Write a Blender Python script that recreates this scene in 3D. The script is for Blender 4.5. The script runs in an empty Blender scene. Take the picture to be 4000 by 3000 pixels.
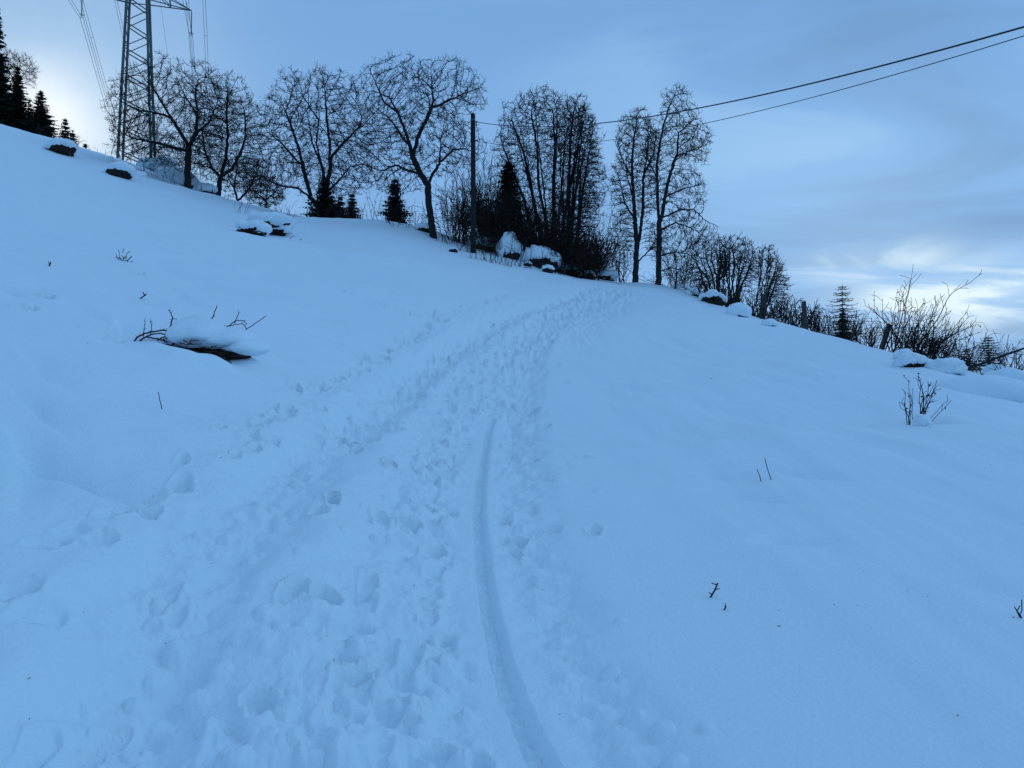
import bpy, math, random
import numpy as np
from mathutils import Vector, Matrix, Quaternion

# ------------------------------------------------------------------ camera, sky, sun, exposure
SC = bpy.context.scene
COL = SC.collection
F = 3021.0                                   # focal length in pixels of the 4000 px wide photograph
PITCH = math.radians(1.0)
cam_d = bpy.data.cameras.new("camera")
cam_d.sensor_width = 36.0
cam_d.lens = F / 4000.0 * 36.0
cam_d.clip_start = 0.05
cam_d.clip_end = 9000.0
cam = bpy.data.objects.new("camera", cam_d)
cam.rotation_euler = (math.pi / 2 + PITCH, 0, 0)
COL.objects.link(cam)
SC.camera = cam

GLOW = (175, 470)                                             # the bright break in the cloud low behind the hill on the left
SUN_AZ, SUN_EL = math.radians(80.0), math.radians(38.0)       # the light, spread by the overcast, falls from the right
SUN_DIR = Vector((math.sin(SUN_AZ) * math.cos(SUN_EL), math.cos(SUN_AZ) * math.cos(SUN_EL), math.sin(SUN_EL)))

def make_world():
    w = bpy.data.worlds.new("World")
    SC.world = w
    w.use_nodes = True
    nt = w.node_tree
    N, L = nt.nodes, nt.links
    N.clear()
    out = N.new("ShaderNodeOutputWorld")
    def math_(op, a, b=None, c=None, clamp=False):
        n = N.new("ShaderNodeMath"); n.operation = op; n.use_clamp = clamp
        for i, s in enumerate((a, b, c)):
            if s is None: continue
            if isinstance(s, (int, float)): n.inputs[i].default_value = s
            else: L.new(s, n.inputs[i])
        return n.outputs[0]
    def vmath(op, a, b=None):
        n = N.new("ShaderNodeVectorMath"); n.operation = op
        for i, s in enumerate((a, b)):
            if s is None: continue
            if isinstance(s, (tuple, list, Vector)): n.inputs[i].default_value = tuple(s)
            else: L.new(s, n.inputs[i])
        return n
    def smooth(x, a, b):
        n = N.new("ShaderNodeMapRange"); n.interpolation_type = 'SMOOTHSTEP'
        L.new(x, n.inputs[0]); n.inputs[1].default_value = a; n.inputs[2].default_value = b
        return n.outputs[0]
    def mix(fac, a, b):
        n = N.new("ShaderNodeMix"); n.data_type = 'RGBA'; n.clamp_factor = True
        if isinstance(fac, (int, float)): n.inputs[0].default_value = fac
        else: L.new(fac, n.inputs[0])
        for i, s in ((6, a), (7, b)):
            if isinstance(s, tuple): n.inputs[i].default_value = (*s, 1)
            else: L.new(s, n.inputs[i])
        return n.outputs[2]
    tc = N.new("ShaderNodeTexCoord")
    d = tc.outputs["Generated"]
    sep = N.new("ShaderNodeSeparateXYZ"); L.new(d, sep.inputs[0])
    z = math_('MAXIMUM', sep.outputs[2], 0.0)
    # clear sky above the cloud deck
    sky = N.new("ShaderNodeTexSky"); sky.sky_type = 'NISHITA'; sky.sun_disc = False
    sky.sun_elevation = SUN_EL; sky.sun_rotation = SUN_AZ
    sky.altitude = 900; sky.air_density = 1.0; sky.dust_density = 0.6; sky.ozone_density = 3.0
    skys = vmath('SCALE', sky.outputs[0]); skys.inputs[3].default_value = 0.06
    # cloud deck: flat layer seen in perspective
    inv = math_('DIVIDE', 1.0, math_('ADD', z, 0.13))
    plane = vmath('SCALE', d); L.new(inv, plane.inputs[3])
    mp = N.new("ShaderNodeMapping"); L.new(plane.outputs[0], mp.inputs[0])
    mp.inputs["Location"].default_value = (1.7, 3.1, 0.0)
    mp.inputs["Rotation"].default_value = (0, 0, math.radians(24))
    mp.inputs["Scale"].default_value = (0.55, 1.0, 0.0)
    n1 = N.new("ShaderNodeTexNoise"); L.new(mp.outputs[0], n1.inputs[0])
    n1.inputs["Scale"].default_value = 1.5; n1.inputs["Detail"].default_value = 5; n1.inputs["Roughness"].default_value = 0.5
    n1.inputs["Distortion"].default_value = 0.6
    n2 = N.new("ShaderNodeTexNoise"); L.new(mp.outputs[0], n2.inputs[0])
    n2.inputs["Scale"].default_value = 2.1; n2.inputs["Detail"].default_value = 6; n2.inputs["Roughness"].default_value = 0.55
    n2.inputs["Distortion"].default_value = 0.9
    lowness = smooth(z, 0.55, 0.06)
    right = smooth(sep.outputs[0], -0.15, 0.5)
    deck = mix(lowness, (0.185, 0.395, 0.745), (0.262, 0.508, 0.885))
    deck = mix(math_('MULTIPLY', smooth(n1.outputs[0], 0.42, 0.66), math_('MULTIPLY_ADD', right, 0.85, 0.14)), deck, (0.175, 0.345, 0.610))
    deck = mix(math_('MULTIPLY', smooth(n1.outputs[0], 0.46, 0.30), math_('MULTIPLY_ADD', right, 0.70, 0.08)), deck, (0.37, 0.63, 0.95))
    # thinner places where the light of the low sky comes through, low down
    band = math_('MULTIPLY', smooth(z, 0.215, 0.13), smooth(z, 0.052, 0.10))
    def towards(px, py, sx, sy):
        u, v = (px - 2000) / F, (1500 - py) / F
        c = Vector((u, math.cos(PITCH) - v * math.sin(PITCH), math.sin(PITCH) + v * math.cos(PITCH))).normalized()
        r = Vector((c.y, -c.x, 0)).normalized(); up = r.cross(c)
        a = vmath('DOT_PRODUCT', d, r).outputs["Value"]; b = vmath('DOT_PRODUCT', d, up).outputs["Value"]
        f = vmath('DOT_PRODUCT', d, c).outputs["Value"]
        e = math_('ADD', math_('POWER', math_('DIVIDE', a, sx), 2.0), math_('POWER', math_('DIVIDE', b, sy), 2.0))
        g = math_('POWER', 2.718, math_('MULTIPLY', e, -1.0))
        return math_('MULTIPLY', g, smooth(f, 0.0, 0.3))
    wisps = smooth(n2.outputs[0], 0.36, 0.62)
    open_ = math_('MAXIMUM', towards(3400, 1020, 0.075, 0.022), towards(3560, 1170, 0.06, 0.028))
    open_ = math_('MAXIMUM', open_, towards(3790, 1150, 0.11, 0.036))
    open_ = math_('MAXIMUM', open_, math_('MULTIPLY', towards(4150, 1120, 0.16, 0.035), 0.8))
    open_ = math_('MULTIPLY', open_, math_('MULTIPLY_ADD', wisps, 0.95, 0.28))
    deck = mix(math_('MULTIPLY', smooth(n2.outputs[0], 0.50, 0.72), math_('MULTIPLY_ADD', right, 0.50, 0.08)), deck, (0.180, 0.350, 0.620))
    deck = mix(open_, deck, (0.86, 1.02, 1.08))
    pale = math_('MULTIPLY', towards(3250, 760, 0.20, 0.10), 0.45)
    deck = mix(pale, deck, (0.40, 0.66, 0.97))
    # the veiled sun behind the hill
    n3 = N.new("ShaderNodeTexNoise"); L.new(d, n3.inputs[0]); n3.inputs["Scale"].default_value = 9.0; n3.inputs["Detail"].default_value = 5
    ragged = math_('MULTIPLY_ADD', n3.outputs[0], 1.1, 0.55)
    core = math_('MULTIPLY', math_('POWER', towards(*GLOW, 0.055, 0.048), 0.8), ragged)
    wide = math_('MULTIPLY', towards(GLOW[0] - 40, GLOW[1] + 10, 0.17, 0.16), math_('MULTIPLY', ragged, 0.62))
    deck = mix(wide, deck, (0.62, 0.82, 0.98))
    deck = mix(core, deck, (1.05, 1.12, 1.16))
    skyc = vmath('MINIMUM', skys.outputs[0], (0.45, 0.70, 0.95)).outputs[0]
    full = mix(0.94, skyc, deck)
    bg = N.new("ShaderNodeBackground"); L.new(full, bg.inputs[0]); bg.inputs[1].default_value = 1.0
    L.new(bg.outputs[0], out.inputs[0])
make_world()

sun_d = bpy.data.lights.new("sun", 'SUN')
sun_d.energy = 0.50
sun_d.angle = math.radians(45)
sun_d.color = (0.36, 0.66, 1.0)
sun = bpy.data.objects.new("sun", sun_d)
sun.rotation_euler = (-SUN_DIR).to_track_quat('-Z', 'Y').to_euler()
sun.location = SUN_DIR * 300
COL.objects.link(sun)

vs = SC.view_settings
vs.view_transform = 'Standard'; vs.look = 'None'; vs.gamma = 1.0; vs.use_curve_mapping = False
vs.exposure = 0.0

# ------------------------------------------------------------------ small helpers
CP, SP = math.cos(PITCH), math.sin(PITCH)
def at(px, py, Y):
    """the point of the place seen at this pixel of the photograph, Y metres ahead"""
    u, v = (px - 2000) / F, (1500 - py) / F
    d = (u, CP - v * SP, SP + v * CP)
    k = Y / d[1]
    return (d[0] * k, Y, d[2] * k)

def hash2(ix, iy, seed):
    h = (ix.astype(np.int64) * 374761393 + iy.astype(np.int64) * 668265263 + seed * 974634777) & 0xFFFFFFFF
    h = ((h ^ (h >> 13)) * 1274126177) & 0xFFFFFFFF
    return (h ^ (h >> 16)) & 0xFFFFFFFF

def noise2(x, y, seed=0):
    """gradient noise, about -0.7..0.7"""
    x0 = np.floor(x); y0 = np.floor(y); fx = x - x0; fy = y - y0
    ux = fx * fx * fx * (fx * (fx * 6 - 15) + 10); uy = fy * fy * fy * (fy * (fy * 6 - 15) + 10)
    def g(ix, iy, dx, dy):
        a = hash2(ix, iy, seed) * (2 * math.pi / 4294967296.0)
        return np.cos(a) * dx + np.sin(a) * dy
    a = g(x0, y0, fx, fy); b = g(x0 + 1, y0, fx - 1, fy); c = g(x0, y0 + 1, fx, fy - 1); e = g(x0 + 1, y0 + 1, fx - 1, fy - 1)
    return (a * (1 - ux) + b * ux) * (1 - uy) + (c * (1 - ux) + e * ux) * uy

def sstep(x, a, b):
    t = np.clip((x - a) / (b - a), 0, 1)
    return t * t * (3 - 2 * t)

# ------------------------------------------------------------------ lie of the land
RIDGE = [  # skyline of the snow: pixel x, pixel y, metres ahead
    (-350, 410, 60), (0, 500, 60), (150, 545, 62), (300, 592, 62), (450, 628, 60), (560, 655, 58), (640, 690, 54), (735, 742, 51),
    (850, 765, 50), (950, 795, 49), (1100, 842, 47), (1200, 866, 46), (1300, 868, 45), (1440, 858, 45), (1560, 868, 43),
    (1690, 915, 41), (1848, 975, 40), (2000, 1000, 41), (2150, 1050, 42), (2300, 1090, 42), (2430, 1110, 41), (2560, 1114, 42),
    (2640, 1127, 43), (2735, 1158, 40), (2815, 1195, 37), (2990, 1250, 32), (3145, 1283, 29), (3300, 1325, 27), (3432, 1372, 25),
    (3560, 1405, 22), (3700, 1432, 19), (3850, 1470, 16.5), (4000, 1550, 14.5), (4300, 1680, 13)]
GROUND = [
    (2000, 3000, 2.75), (0, 3000, 2.45), (1000, 3000, 2.6), (3000, 3000, 2.75), (4000, 3000, 2.75),
    (2000, 2200, 4.8), (4000, 2200, 4.9), (3000, 2200, 4.85), (0, 2200, 3.5), (1000, 2200, 4.0),
    (2000, 1700, 9.4), (3000, 1700, 9.2), (4000, 1700, 9.0), (0, 1700, 5.2), (1000, 1700, 6.5), (1500, 1700, 7.8),
    (2100, 1400, 16.5), (2250, 1230, 26), (3300, 1600, 11.6), (2900, 1400, 18.5), (3150, 1350, 22.5), (3600, 1650, 10.3),
    (2700, 1250, 27), (2600, 1500, 14), (3850, 1560, 12.5),
    (0, 1350, 7.2), (0, 1000, 11), (0, 800, 18), (0, 620, 36), (300, 1100, 11), (300, 800, 24), (600, 900, 24), (770, 1350, 9.6), (770, 1100, 14.5),
    (1100, 1250, 12.5), (1000, 1000, 24), (1200, 950, 33), (1400, 1400, 12), (1500, 1150, 19), (1500, 1000, 29),
    (1800, 1250, 18.5), (1800, 1120, 27), (1700, 1400, 13.5), (2100, 1130, 33), (1900, 1050, 34), (2350, 1130, 36)]
pts = [(0, 0, -1.55), (2, 0, -1.6), (-2, 0, -1.3), (0, -6, -2.3), (-6, -4, -.7), (6, -4, -2.4), (-12, 0, 1.5), (12, 0, -2.6), (0, -30, -6), (-25, -20, 1), (25, -15, -8)]
pts += [at(*g) for g in GROUND] + [at(*r) for r in RIDGE]
for (px, py, Y) in RIDGE:                              # the far side of the crest
    k = 26 if px < 500 else (45 if px < 2300 else 70)
    q = at(px, py + k, Y * 1.32); pts.append(q)
for az, z in ((-90, 30), (-60, 33), (-42, 34), (-33, 33), (-26, 34), (-18, 26), (-10, 20), (0, 11), (8, 6), (14, 2), (20, -3), (33, -10), (60, -18), (90, -24), (135, -22), (180, -15), (-135, 8)):
    a = math.radians(az); pts.append((140 * math.sin(a), 140 * math.cos(a), z))
CTRL = np.array(pts, float)
S_ = 50.0
def _tps_fit(P, lam):
    n = len(P); xy = P[:, :2] / S_
    d2 = ((xy[:, None] - xy[None]) ** 2).sum(2)
    K = np.where(d2 > 0, d2 * np.log(d2 + 1e-12), 0) * 0.5
    # loosen with distance: a far point may be metres off, a near one centimetres
    K += np.diag(lam * np.maximum(np.hypot(P[:, 0], P[:, 1]) / 40.0, 0.05) ** 2)
    A = np.zeros((n + 3, n + 3)); A[:n, :n] = K
    A[:n, n] = 1; A[:n, n + 1:] = xy; A[n, :n] = 1; A[n + 1:, :n] = xy.T
    b = np.zeros(n + 3); b[:n] = P[:, 2]
    return np.linalg.solve(A, b)
TPS_W = _tps_fit(CTRL, 0.0006)
def tps(x, y):
    x = np.asarray(x, float); y = np.asarray(y, float)
    sh = x.shape; x = x.ravel() / S_; y = y.ravel() / S_
    n = len(CTRL); z = TPS_W[n] + TPS_W[n + 1] * x + TPS_W[n + 2] * y
    for i in range(n):
        d2 = (x - CTRL[i, 0] / S_) ** 2 + (y - CTRL[i, 1] / S_) ** 2
        z = z + TPS_W[i] * 0.5 * d2 * np.log(d2 + 1e-12)
    return z.reshape(sh)
RC = 135.0
def broad(x, y):
    """height of the snow without tracks"""
    x = np.asarray(x, float); y = np.asarray(y, float)
    r = np.hypot(x, y) + 1e-9
    k = np.minimum(1.0, RC / r)
    z = tps(x * k, y * k)
    ext = np.clip(r - RC, 0, 900)
    z = z + ext * (-0.06 - 0.10 * np.clip(x / r, -0.3, 1))
    m = sstep(r, 1.5, 8) * (1 - sstep(r, 60, 110))
    z = z + m * (0.075 * noise2(x / 3.2, y / 3.8, 1) + 0.060 * noise2(x / 1.3 + 7, y / 1.6, 2) + 0.018 * noise2(x / .42, y / .55 + 3, 6) + 0.10 * noise2(x / 8.0, y / 9.0, 3))
    z = z + sstep(r, 20, 40) * (1 - sstep(r, 80, 120)) * (0.10 * noise2(x / 2.2, y / 2.2, 11) + 0.05 * noise2(x / .9, y / .9, 12))
    rs = sstep(x, 0.6, 2.2) * (1 - sstep(r, 18, 30))
    z = z + rs * (0.065 * noise2(x / 0.60 + 0.16 * y, y / 2.8 + .1 * x, 4) + 0.010 * noise2(x / 0.16, y / 0.8, 5))
    return z
def H(x, y):
    return float(broad(np.array([x]), np.array([y]))[0])
def ground(px, Y):
    """a spot on the snow in the direction of pixel column px, Y metres ahead"""
    x = (px - 2000) / F * Y / CP
    return Vector((x, Y, H(x, Y)))
_YS = np.concatenate([np.linspace(1.5, 20, 1500), np.linspace(20.02, 80, 1200)])
def hit(px, py):
    """where the sight line of a pixel meets the snow"""
    u, v = (px - 2000) / F, (1500 - py) / F
    d = np.array((u, CP - v * SP, SP + v * CP)); d = d / d[1]
    x = d[0] * _YS; z = d[2] * _YS
    below = np.nonzero(z < broad(x, _YS))[0]
    i = below[0] if len(below) else len(_YS) - 1
    return Vector((x[i], _YS[i], float(broad(x[i:i + 1], _YS[i:i + 1])[0])))

# ------------------------------------------------------------------ materials
def mat(name, base, rough=0.8, spec=0.3, var=0.0, scale=8.0, bump=0.0, bscale=30.0, dark=None, stretch=(1, 1, 1), coords="Object"):
    m = bpy.data.materials.new(name); m.use_nodes = True
    nt = m.node_tree; N, L = nt.nodes, nt.links
    b = N["Principled BSDF"]
    b.inputs["Base Color"].default_value = (*base, 1); b.inputs["Roughness"].default_value = rough
    b.inputs["Specular IOR Level"].default_value = spec
    tc = N.new("ShaderNodeTexCoord"); mp = N.new("ShaderNodeMapping"); L.new(tc.outputs[coords], mp.inputs[0])
    mp.inputs["Scale"].default_value = stretch
    if var or dark:
        n = N.new("ShaderNodeTexNoise"); L.new(mp.outputs[0], n.inputs[0]); n.inputs["Scale"].default_value = scale; n.inputs["Detail"].default_value = 6
        mx = N.new("ShaderNodeMix"); mx.data_type = 'RGBA'; L.new(n.outputs[0], mx.inputs[0])
        lo = dark or tuple(c * (1 - var) for c in base)
        mx.inputs[6].default_value = (*lo, 1); mx.inputs[7].default_value = (*[c * (1 + var) for c in base], 1)
        L.new(mx.outputs[2], b.inputs["Base Color"])
    if bump:
        n = N.new("ShaderNodeTexNoise"); L.new(mp.outputs[0], n.inputs[0]); n.inputs["Scale"].default_value = bscale; n.inputs["Detail"].default_value = 5
        bp = N.new("ShaderNodeBump"); bp.inputs["Strength"].default_value = bump; bp.inputs["Distance"].default_value = 0.02
        L.new(n.outputs[0], bp.inputs["Height"]); L.new(bp.outputs[0], b.inputs["Normal"])
    return m

M = {}
M['snow'] = mat("snow", (0.75, 0.85, 0.90), 0.62, 0.25, bump=0.45, bscale=42, coords="Object")
M['bark'] = mat("bark", (0.019, 0.018, 0.019), 0.9, 0.2, var=0.4, scale=14, stretch=(1, 1, .25), bump=0.6, bscale=40)
M['twig'] = mat("twig_bark", (0.016, 0.014, 0.014), 0.85, 0.2, var=0.3)
M['bark_grey'] = mat("grey_bark", (0.032, 0.030, 0.029), 0.9, 0.2, var=0.4, scale=10, stretch=(1, 1, .3), bump=0.5, bscale=30)
M['cane'] = mat("bramble_cane", (0.050, 0.014, 0.016), 0.6, 0.35, var=0.4, scale=20)
M['brown_twig'] = mat("brown_twig", (0.022, 0.015, 0.012), 0.85, 0.2, var=0.4)
M['dry_leaf'] = mat("dry_leaf", (0.045, 0.024, 0.014), 0.8, 0.2, var=0.4, scale=20)
M['needle'] = mat("needles", (0.012, 0.020, 0.014), 0.85, 0.2, var=0.4, scale=3)
M['larch'] = mat("larch_twig", (0.030, 0.026, 0.022), 0.9, 0.2, var=0.3)
M['rock'] = mat("rock", (0.022, 0.021, 0.021), 0.95, 0.1, var=0.5, scale=5, bump=0.8, bscale=14)
M['soil'] = mat("soil", (0.020, 0.014, 0.010), 0.95, 0.1, var=0.5, scale=9, bump=0.8, bscale=25)
M['steel'] = mat("pylon_steel", (0.070, 0.095, 0.088), 0.6, 0.4, var=0.25, scale=2)
M['insulator'] = mat("insulator_glaze", (0.045, 0.020, 0.022), 0.35, 0.5)
M['wire'] = mat("wire", (0.06, 0.065, 0.07), 0.55, 0.4)
M['cable'] = mat("cable", (0.020, 0.016, 0.022), 0.6, 0.3)
M['wood'] = mat("weathered_wood", (0.055, 0.050, 0.047), 0.9, 0.2, var=0.45, scale=18, stretch=(1, 1, .08), bump=0.5, bscale=50)
M['pole'] = mat("pole_wood", (0.020, 0.018, 0.019), 0.9, 0.2, var=0.4, scale=20, stretch=(1, 1, .06), bump=0.4, bscale=50)

# ------------------------------------------------------------------ object plumbing
def tag(o, label=None, cat=None, group=None, kind=None):
    if label: o['label'] = label
    if cat: o['category'] = cat
    if group: o['group'] = group
    if kind: o['kind'] = kind
    return o
def thing(name, label, cat, loc, group=None, rz=0.0):
    o = bpy.data.objects.new(name, None); COL.objects.link(o)
    o.location = loc; o.rotation_euler = (0, 0, rz); o.empty_display_size = 0.2
    return tag(o, label, cat, group)
def mesh_np(name, V, faces, m, smooth=False):
    """faces: (n,3) or (n,4) array"""
    me = bpy.data.meshes.new(name)
    V = np.asarray(V, np.float32); faces = np.asarray(faces, np.int32)
    k = faces.shape[1]
    me.vertices.add(len(V)); me.vertices.foreach_set("co", V.ravel())
    me.loops.add(faces.size); me.loops.foreach_set("vertex_index", faces.ravel())
    me.polygons.add(len(faces)); me.polygons.foreach_set("loop_start", np.arange(0, faces.size, k, dtype=np.int32))
    me.polygons.foreach_set("loop_total", np.full(len(faces), k, np.int32))
    if smooth: me.polygons.foreach_set("use_smooth", np.ones(len(faces), bool))
    me.update(calc_edges=True); me.validate()
    me.materials.append(m)
    return me
def add(name, me, parent=None, loc=None):
    o = bpy.data.objects.new(name, me); COL.objects.link(o)
    if parent is not None: o.parent = parent
    if loc is not None: o.location = loc
    return o

def rings(P, T, R, k):
    ref = np.tile(np.array([0.31, 0.9, 0.17]), (len(T), 1))
    bad = np.abs((T * ref).sum(1)) > 0.93
    ref[bad] = (0.9, -0.2, 0.35)
    A = ref - T * (T * ref).sum(1)[:, None]; A /= np.linalg.norm(A, axis=1)[:, None] + 1e-12
    B = np.cross(T, A)
    an = np.arange(k) * 2 * math.pi / k
    return P[:, None] + R[:, None, None] * (np.cos(an)[None, :, None] * A[:, None] + np.sin(an)[None, :, None] * B[:, None])
def tubes(P, par, R, sel, k):
    """prisms between every selected node and its parent"""
    P = np.asarray(P, float); par = np.asarray(par); R = np.asarray(R, float)
    n = len(P)
    D = np.zeros_like(P); h = par >= 0
    D[h] = P[h] - P[par[h]]
    D /= np.linalg.norm(D, axis=1)[:, None] + 1e-12
    main = np.full(n, -1)
    for i in np.argsort(R):
        if par[i] >= 0: main[par[i]] = i                # thickest child goes on
    T = D.copy()
    w = main >= 0; T[w] += D[main[w]]
    T /= np.linalg.norm(T, axis=1)[:, None] + 1e-12
    s = np.nonzero(sel & h)[0]
    p = par[s]
    cont = main[p] == s
    Ts = np.where(cont[:, None], T[p], D[s])
    Rs = np.where(cont, R[p], np.minimum(R[p], R[s] * 1.25))
    a = rings(P[p], Ts, Rs, k); b = rings(P[s], T[s], R[s], k)
    V = np.concatenate([a, b], 1).reshape(-1, 3)
    base = (np.arange(len(s)) * 2 * k)[:, None]
    i = np.arange(k); j = (i + 1) % k
    f = np.stack([i, j, j + k, i + k], 1)
    Fc = (base[:, :, None] + f[None]).reshape(-1, 4)
    return V, Fc
def tube_path(pts_, r0, r1=None, k=6):
    P = np.array([tuple(p) for p in pts_], float); n = len(P)
    R = np.linspace(r0, r0 if r1 is None else r1, n)
    V, Fc = tubes(P, np.arange(n) - 1, R, np.ones(n, bool), k)
    # end caps as degenerate quads are avoided: tips are thin
    return V, Fc
def join(*VF):
    Vs, Fs, o = [], [], 0
    for V, Fc in VF:
        Vs.append(np.asarray(V, float)); Fs.append(np.asarray(Fc) + o); o += len(V)
    return np.concatenate(Vs), np.concatenate(Fs)
def box(c, s, rz=0.0):
    V = np.array([[x, y, z] for x in (-.5, .5) for y in (-.5, .5) for z in (-.5, .5)]) * np.array(s)
    cz, sz = math.cos(rz), math.sin(rz)
    V = np.stack([V[:, 0] * cz - V[:, 1] * sz, V[:, 0] * sz + V[:, 1] * cz, V[:, 2]], 1) + np.array(c)
    Fc = np.array([[0, 1, 3, 2], [4, 6, 7, 5], [0, 4, 5, 1], [2, 3, 7, 6], [0, 2, 6, 4], [1, 5, 7, 3]])
    return V, Fc

# ------------------------------------------------------------------ the snow field with its tracks
S22 = 4000 / 2212.0
def path_px(L): return np.array([tuple(hit(x * S22, y * S22))[:2] for x, y in L])
LEFT_TRACK = path_px([(150, 1655), (235, 1560), (320, 1390), (420, 1220), (520, 1100), (615, 1020), (740, 930), (880, 820), (1000, 740), (1130, 668), (1270, 620)])
RIGHT_TRACK = path_px([(1130, 1655), (1080, 1500), (1035, 1300), (1025, 1120), (1060, 960), (1085, 840), (1120, 750), (1200, 680), (1330, 622)])
LEFT_OF_RIGHT = path_px([(820, 1650), (860, 1400), (920, 1200), (960, 1050), (985, 900), (1040, 790), (1110, 715)])
RUT = path_px([(1190, 1659), (1165, 1600), (1110, 1500), (1078, 1400), (1052, 1290), (1036, 1180), (1029, 1080), (1040, 980), (1052, 915), (1066, 890)])
EDGE = path_px([(1120, 1180), (1165, 1330), (1240, 1480), (1330, 1655)])
FAN = path_px([(600, 1655), (700, 1480), (830, 1360)])
SIDE = path_px([(700, 615), (820, 655), (925, 690), (905, 720), (800, 770), (700, 830), (590, 905), (480, 980), (330, 1060), (180, 1120)])
UPPER = path_px([(925, 690), (1010, 660), (1090, 630)])
def resample(L, step):
    seg = np.hypot(*np.diff(L, axis=0).T); s = np.concatenate([[0], np.cumsum(seg)])
    t = np.arange(0, s[-1], step)
    # smooth corners
    X = np.interp(t, s, L[:, 0]); Y = np.interp(t, s, L[:, 1])
    k = max(1, int(0.5 / step)); ker = np.ones(k) / k
    if len(t) > 3 * k:
        X = np.convolve(np.pad(X, k, 'edge'), ker, 'same')[k:-k]; Y = np.convolve(np.pad(Y, k, 'edge'), ker, 'same')[k:-k]
    return np.stack([X, Y], 1)
def dist_line(x, y, L):
    """signed distance to a polyline (left +) and length along it"""
    best = np.full(x.shape, 1e9); side = np.zeros(x.shape); along = np.zeros(x.shape); s0 = 0.0
    for a, b in zip(L[:-1], L[1:]):
        dx, dy = b - a; l2 = dx * dx + dy * dy + 1e-12
        t = np.clip(((x - a[0]) * dx + (y - a[1]) * dy) / l2, 0, 1)
        ex = x - a[0] - t * dx; ey = y - a[1] - t * dy
        d = np.hypot(ex, ey); m = d < best
        best = np.where(m, d, best); side = np.where(m, np.sign(dx * ey - dy * ex), side)
        along = np.where(m, s0 + t * math.sqrt(l2), along)
        s0 += math.sqrt(l2)
    return best * side, along

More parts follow.
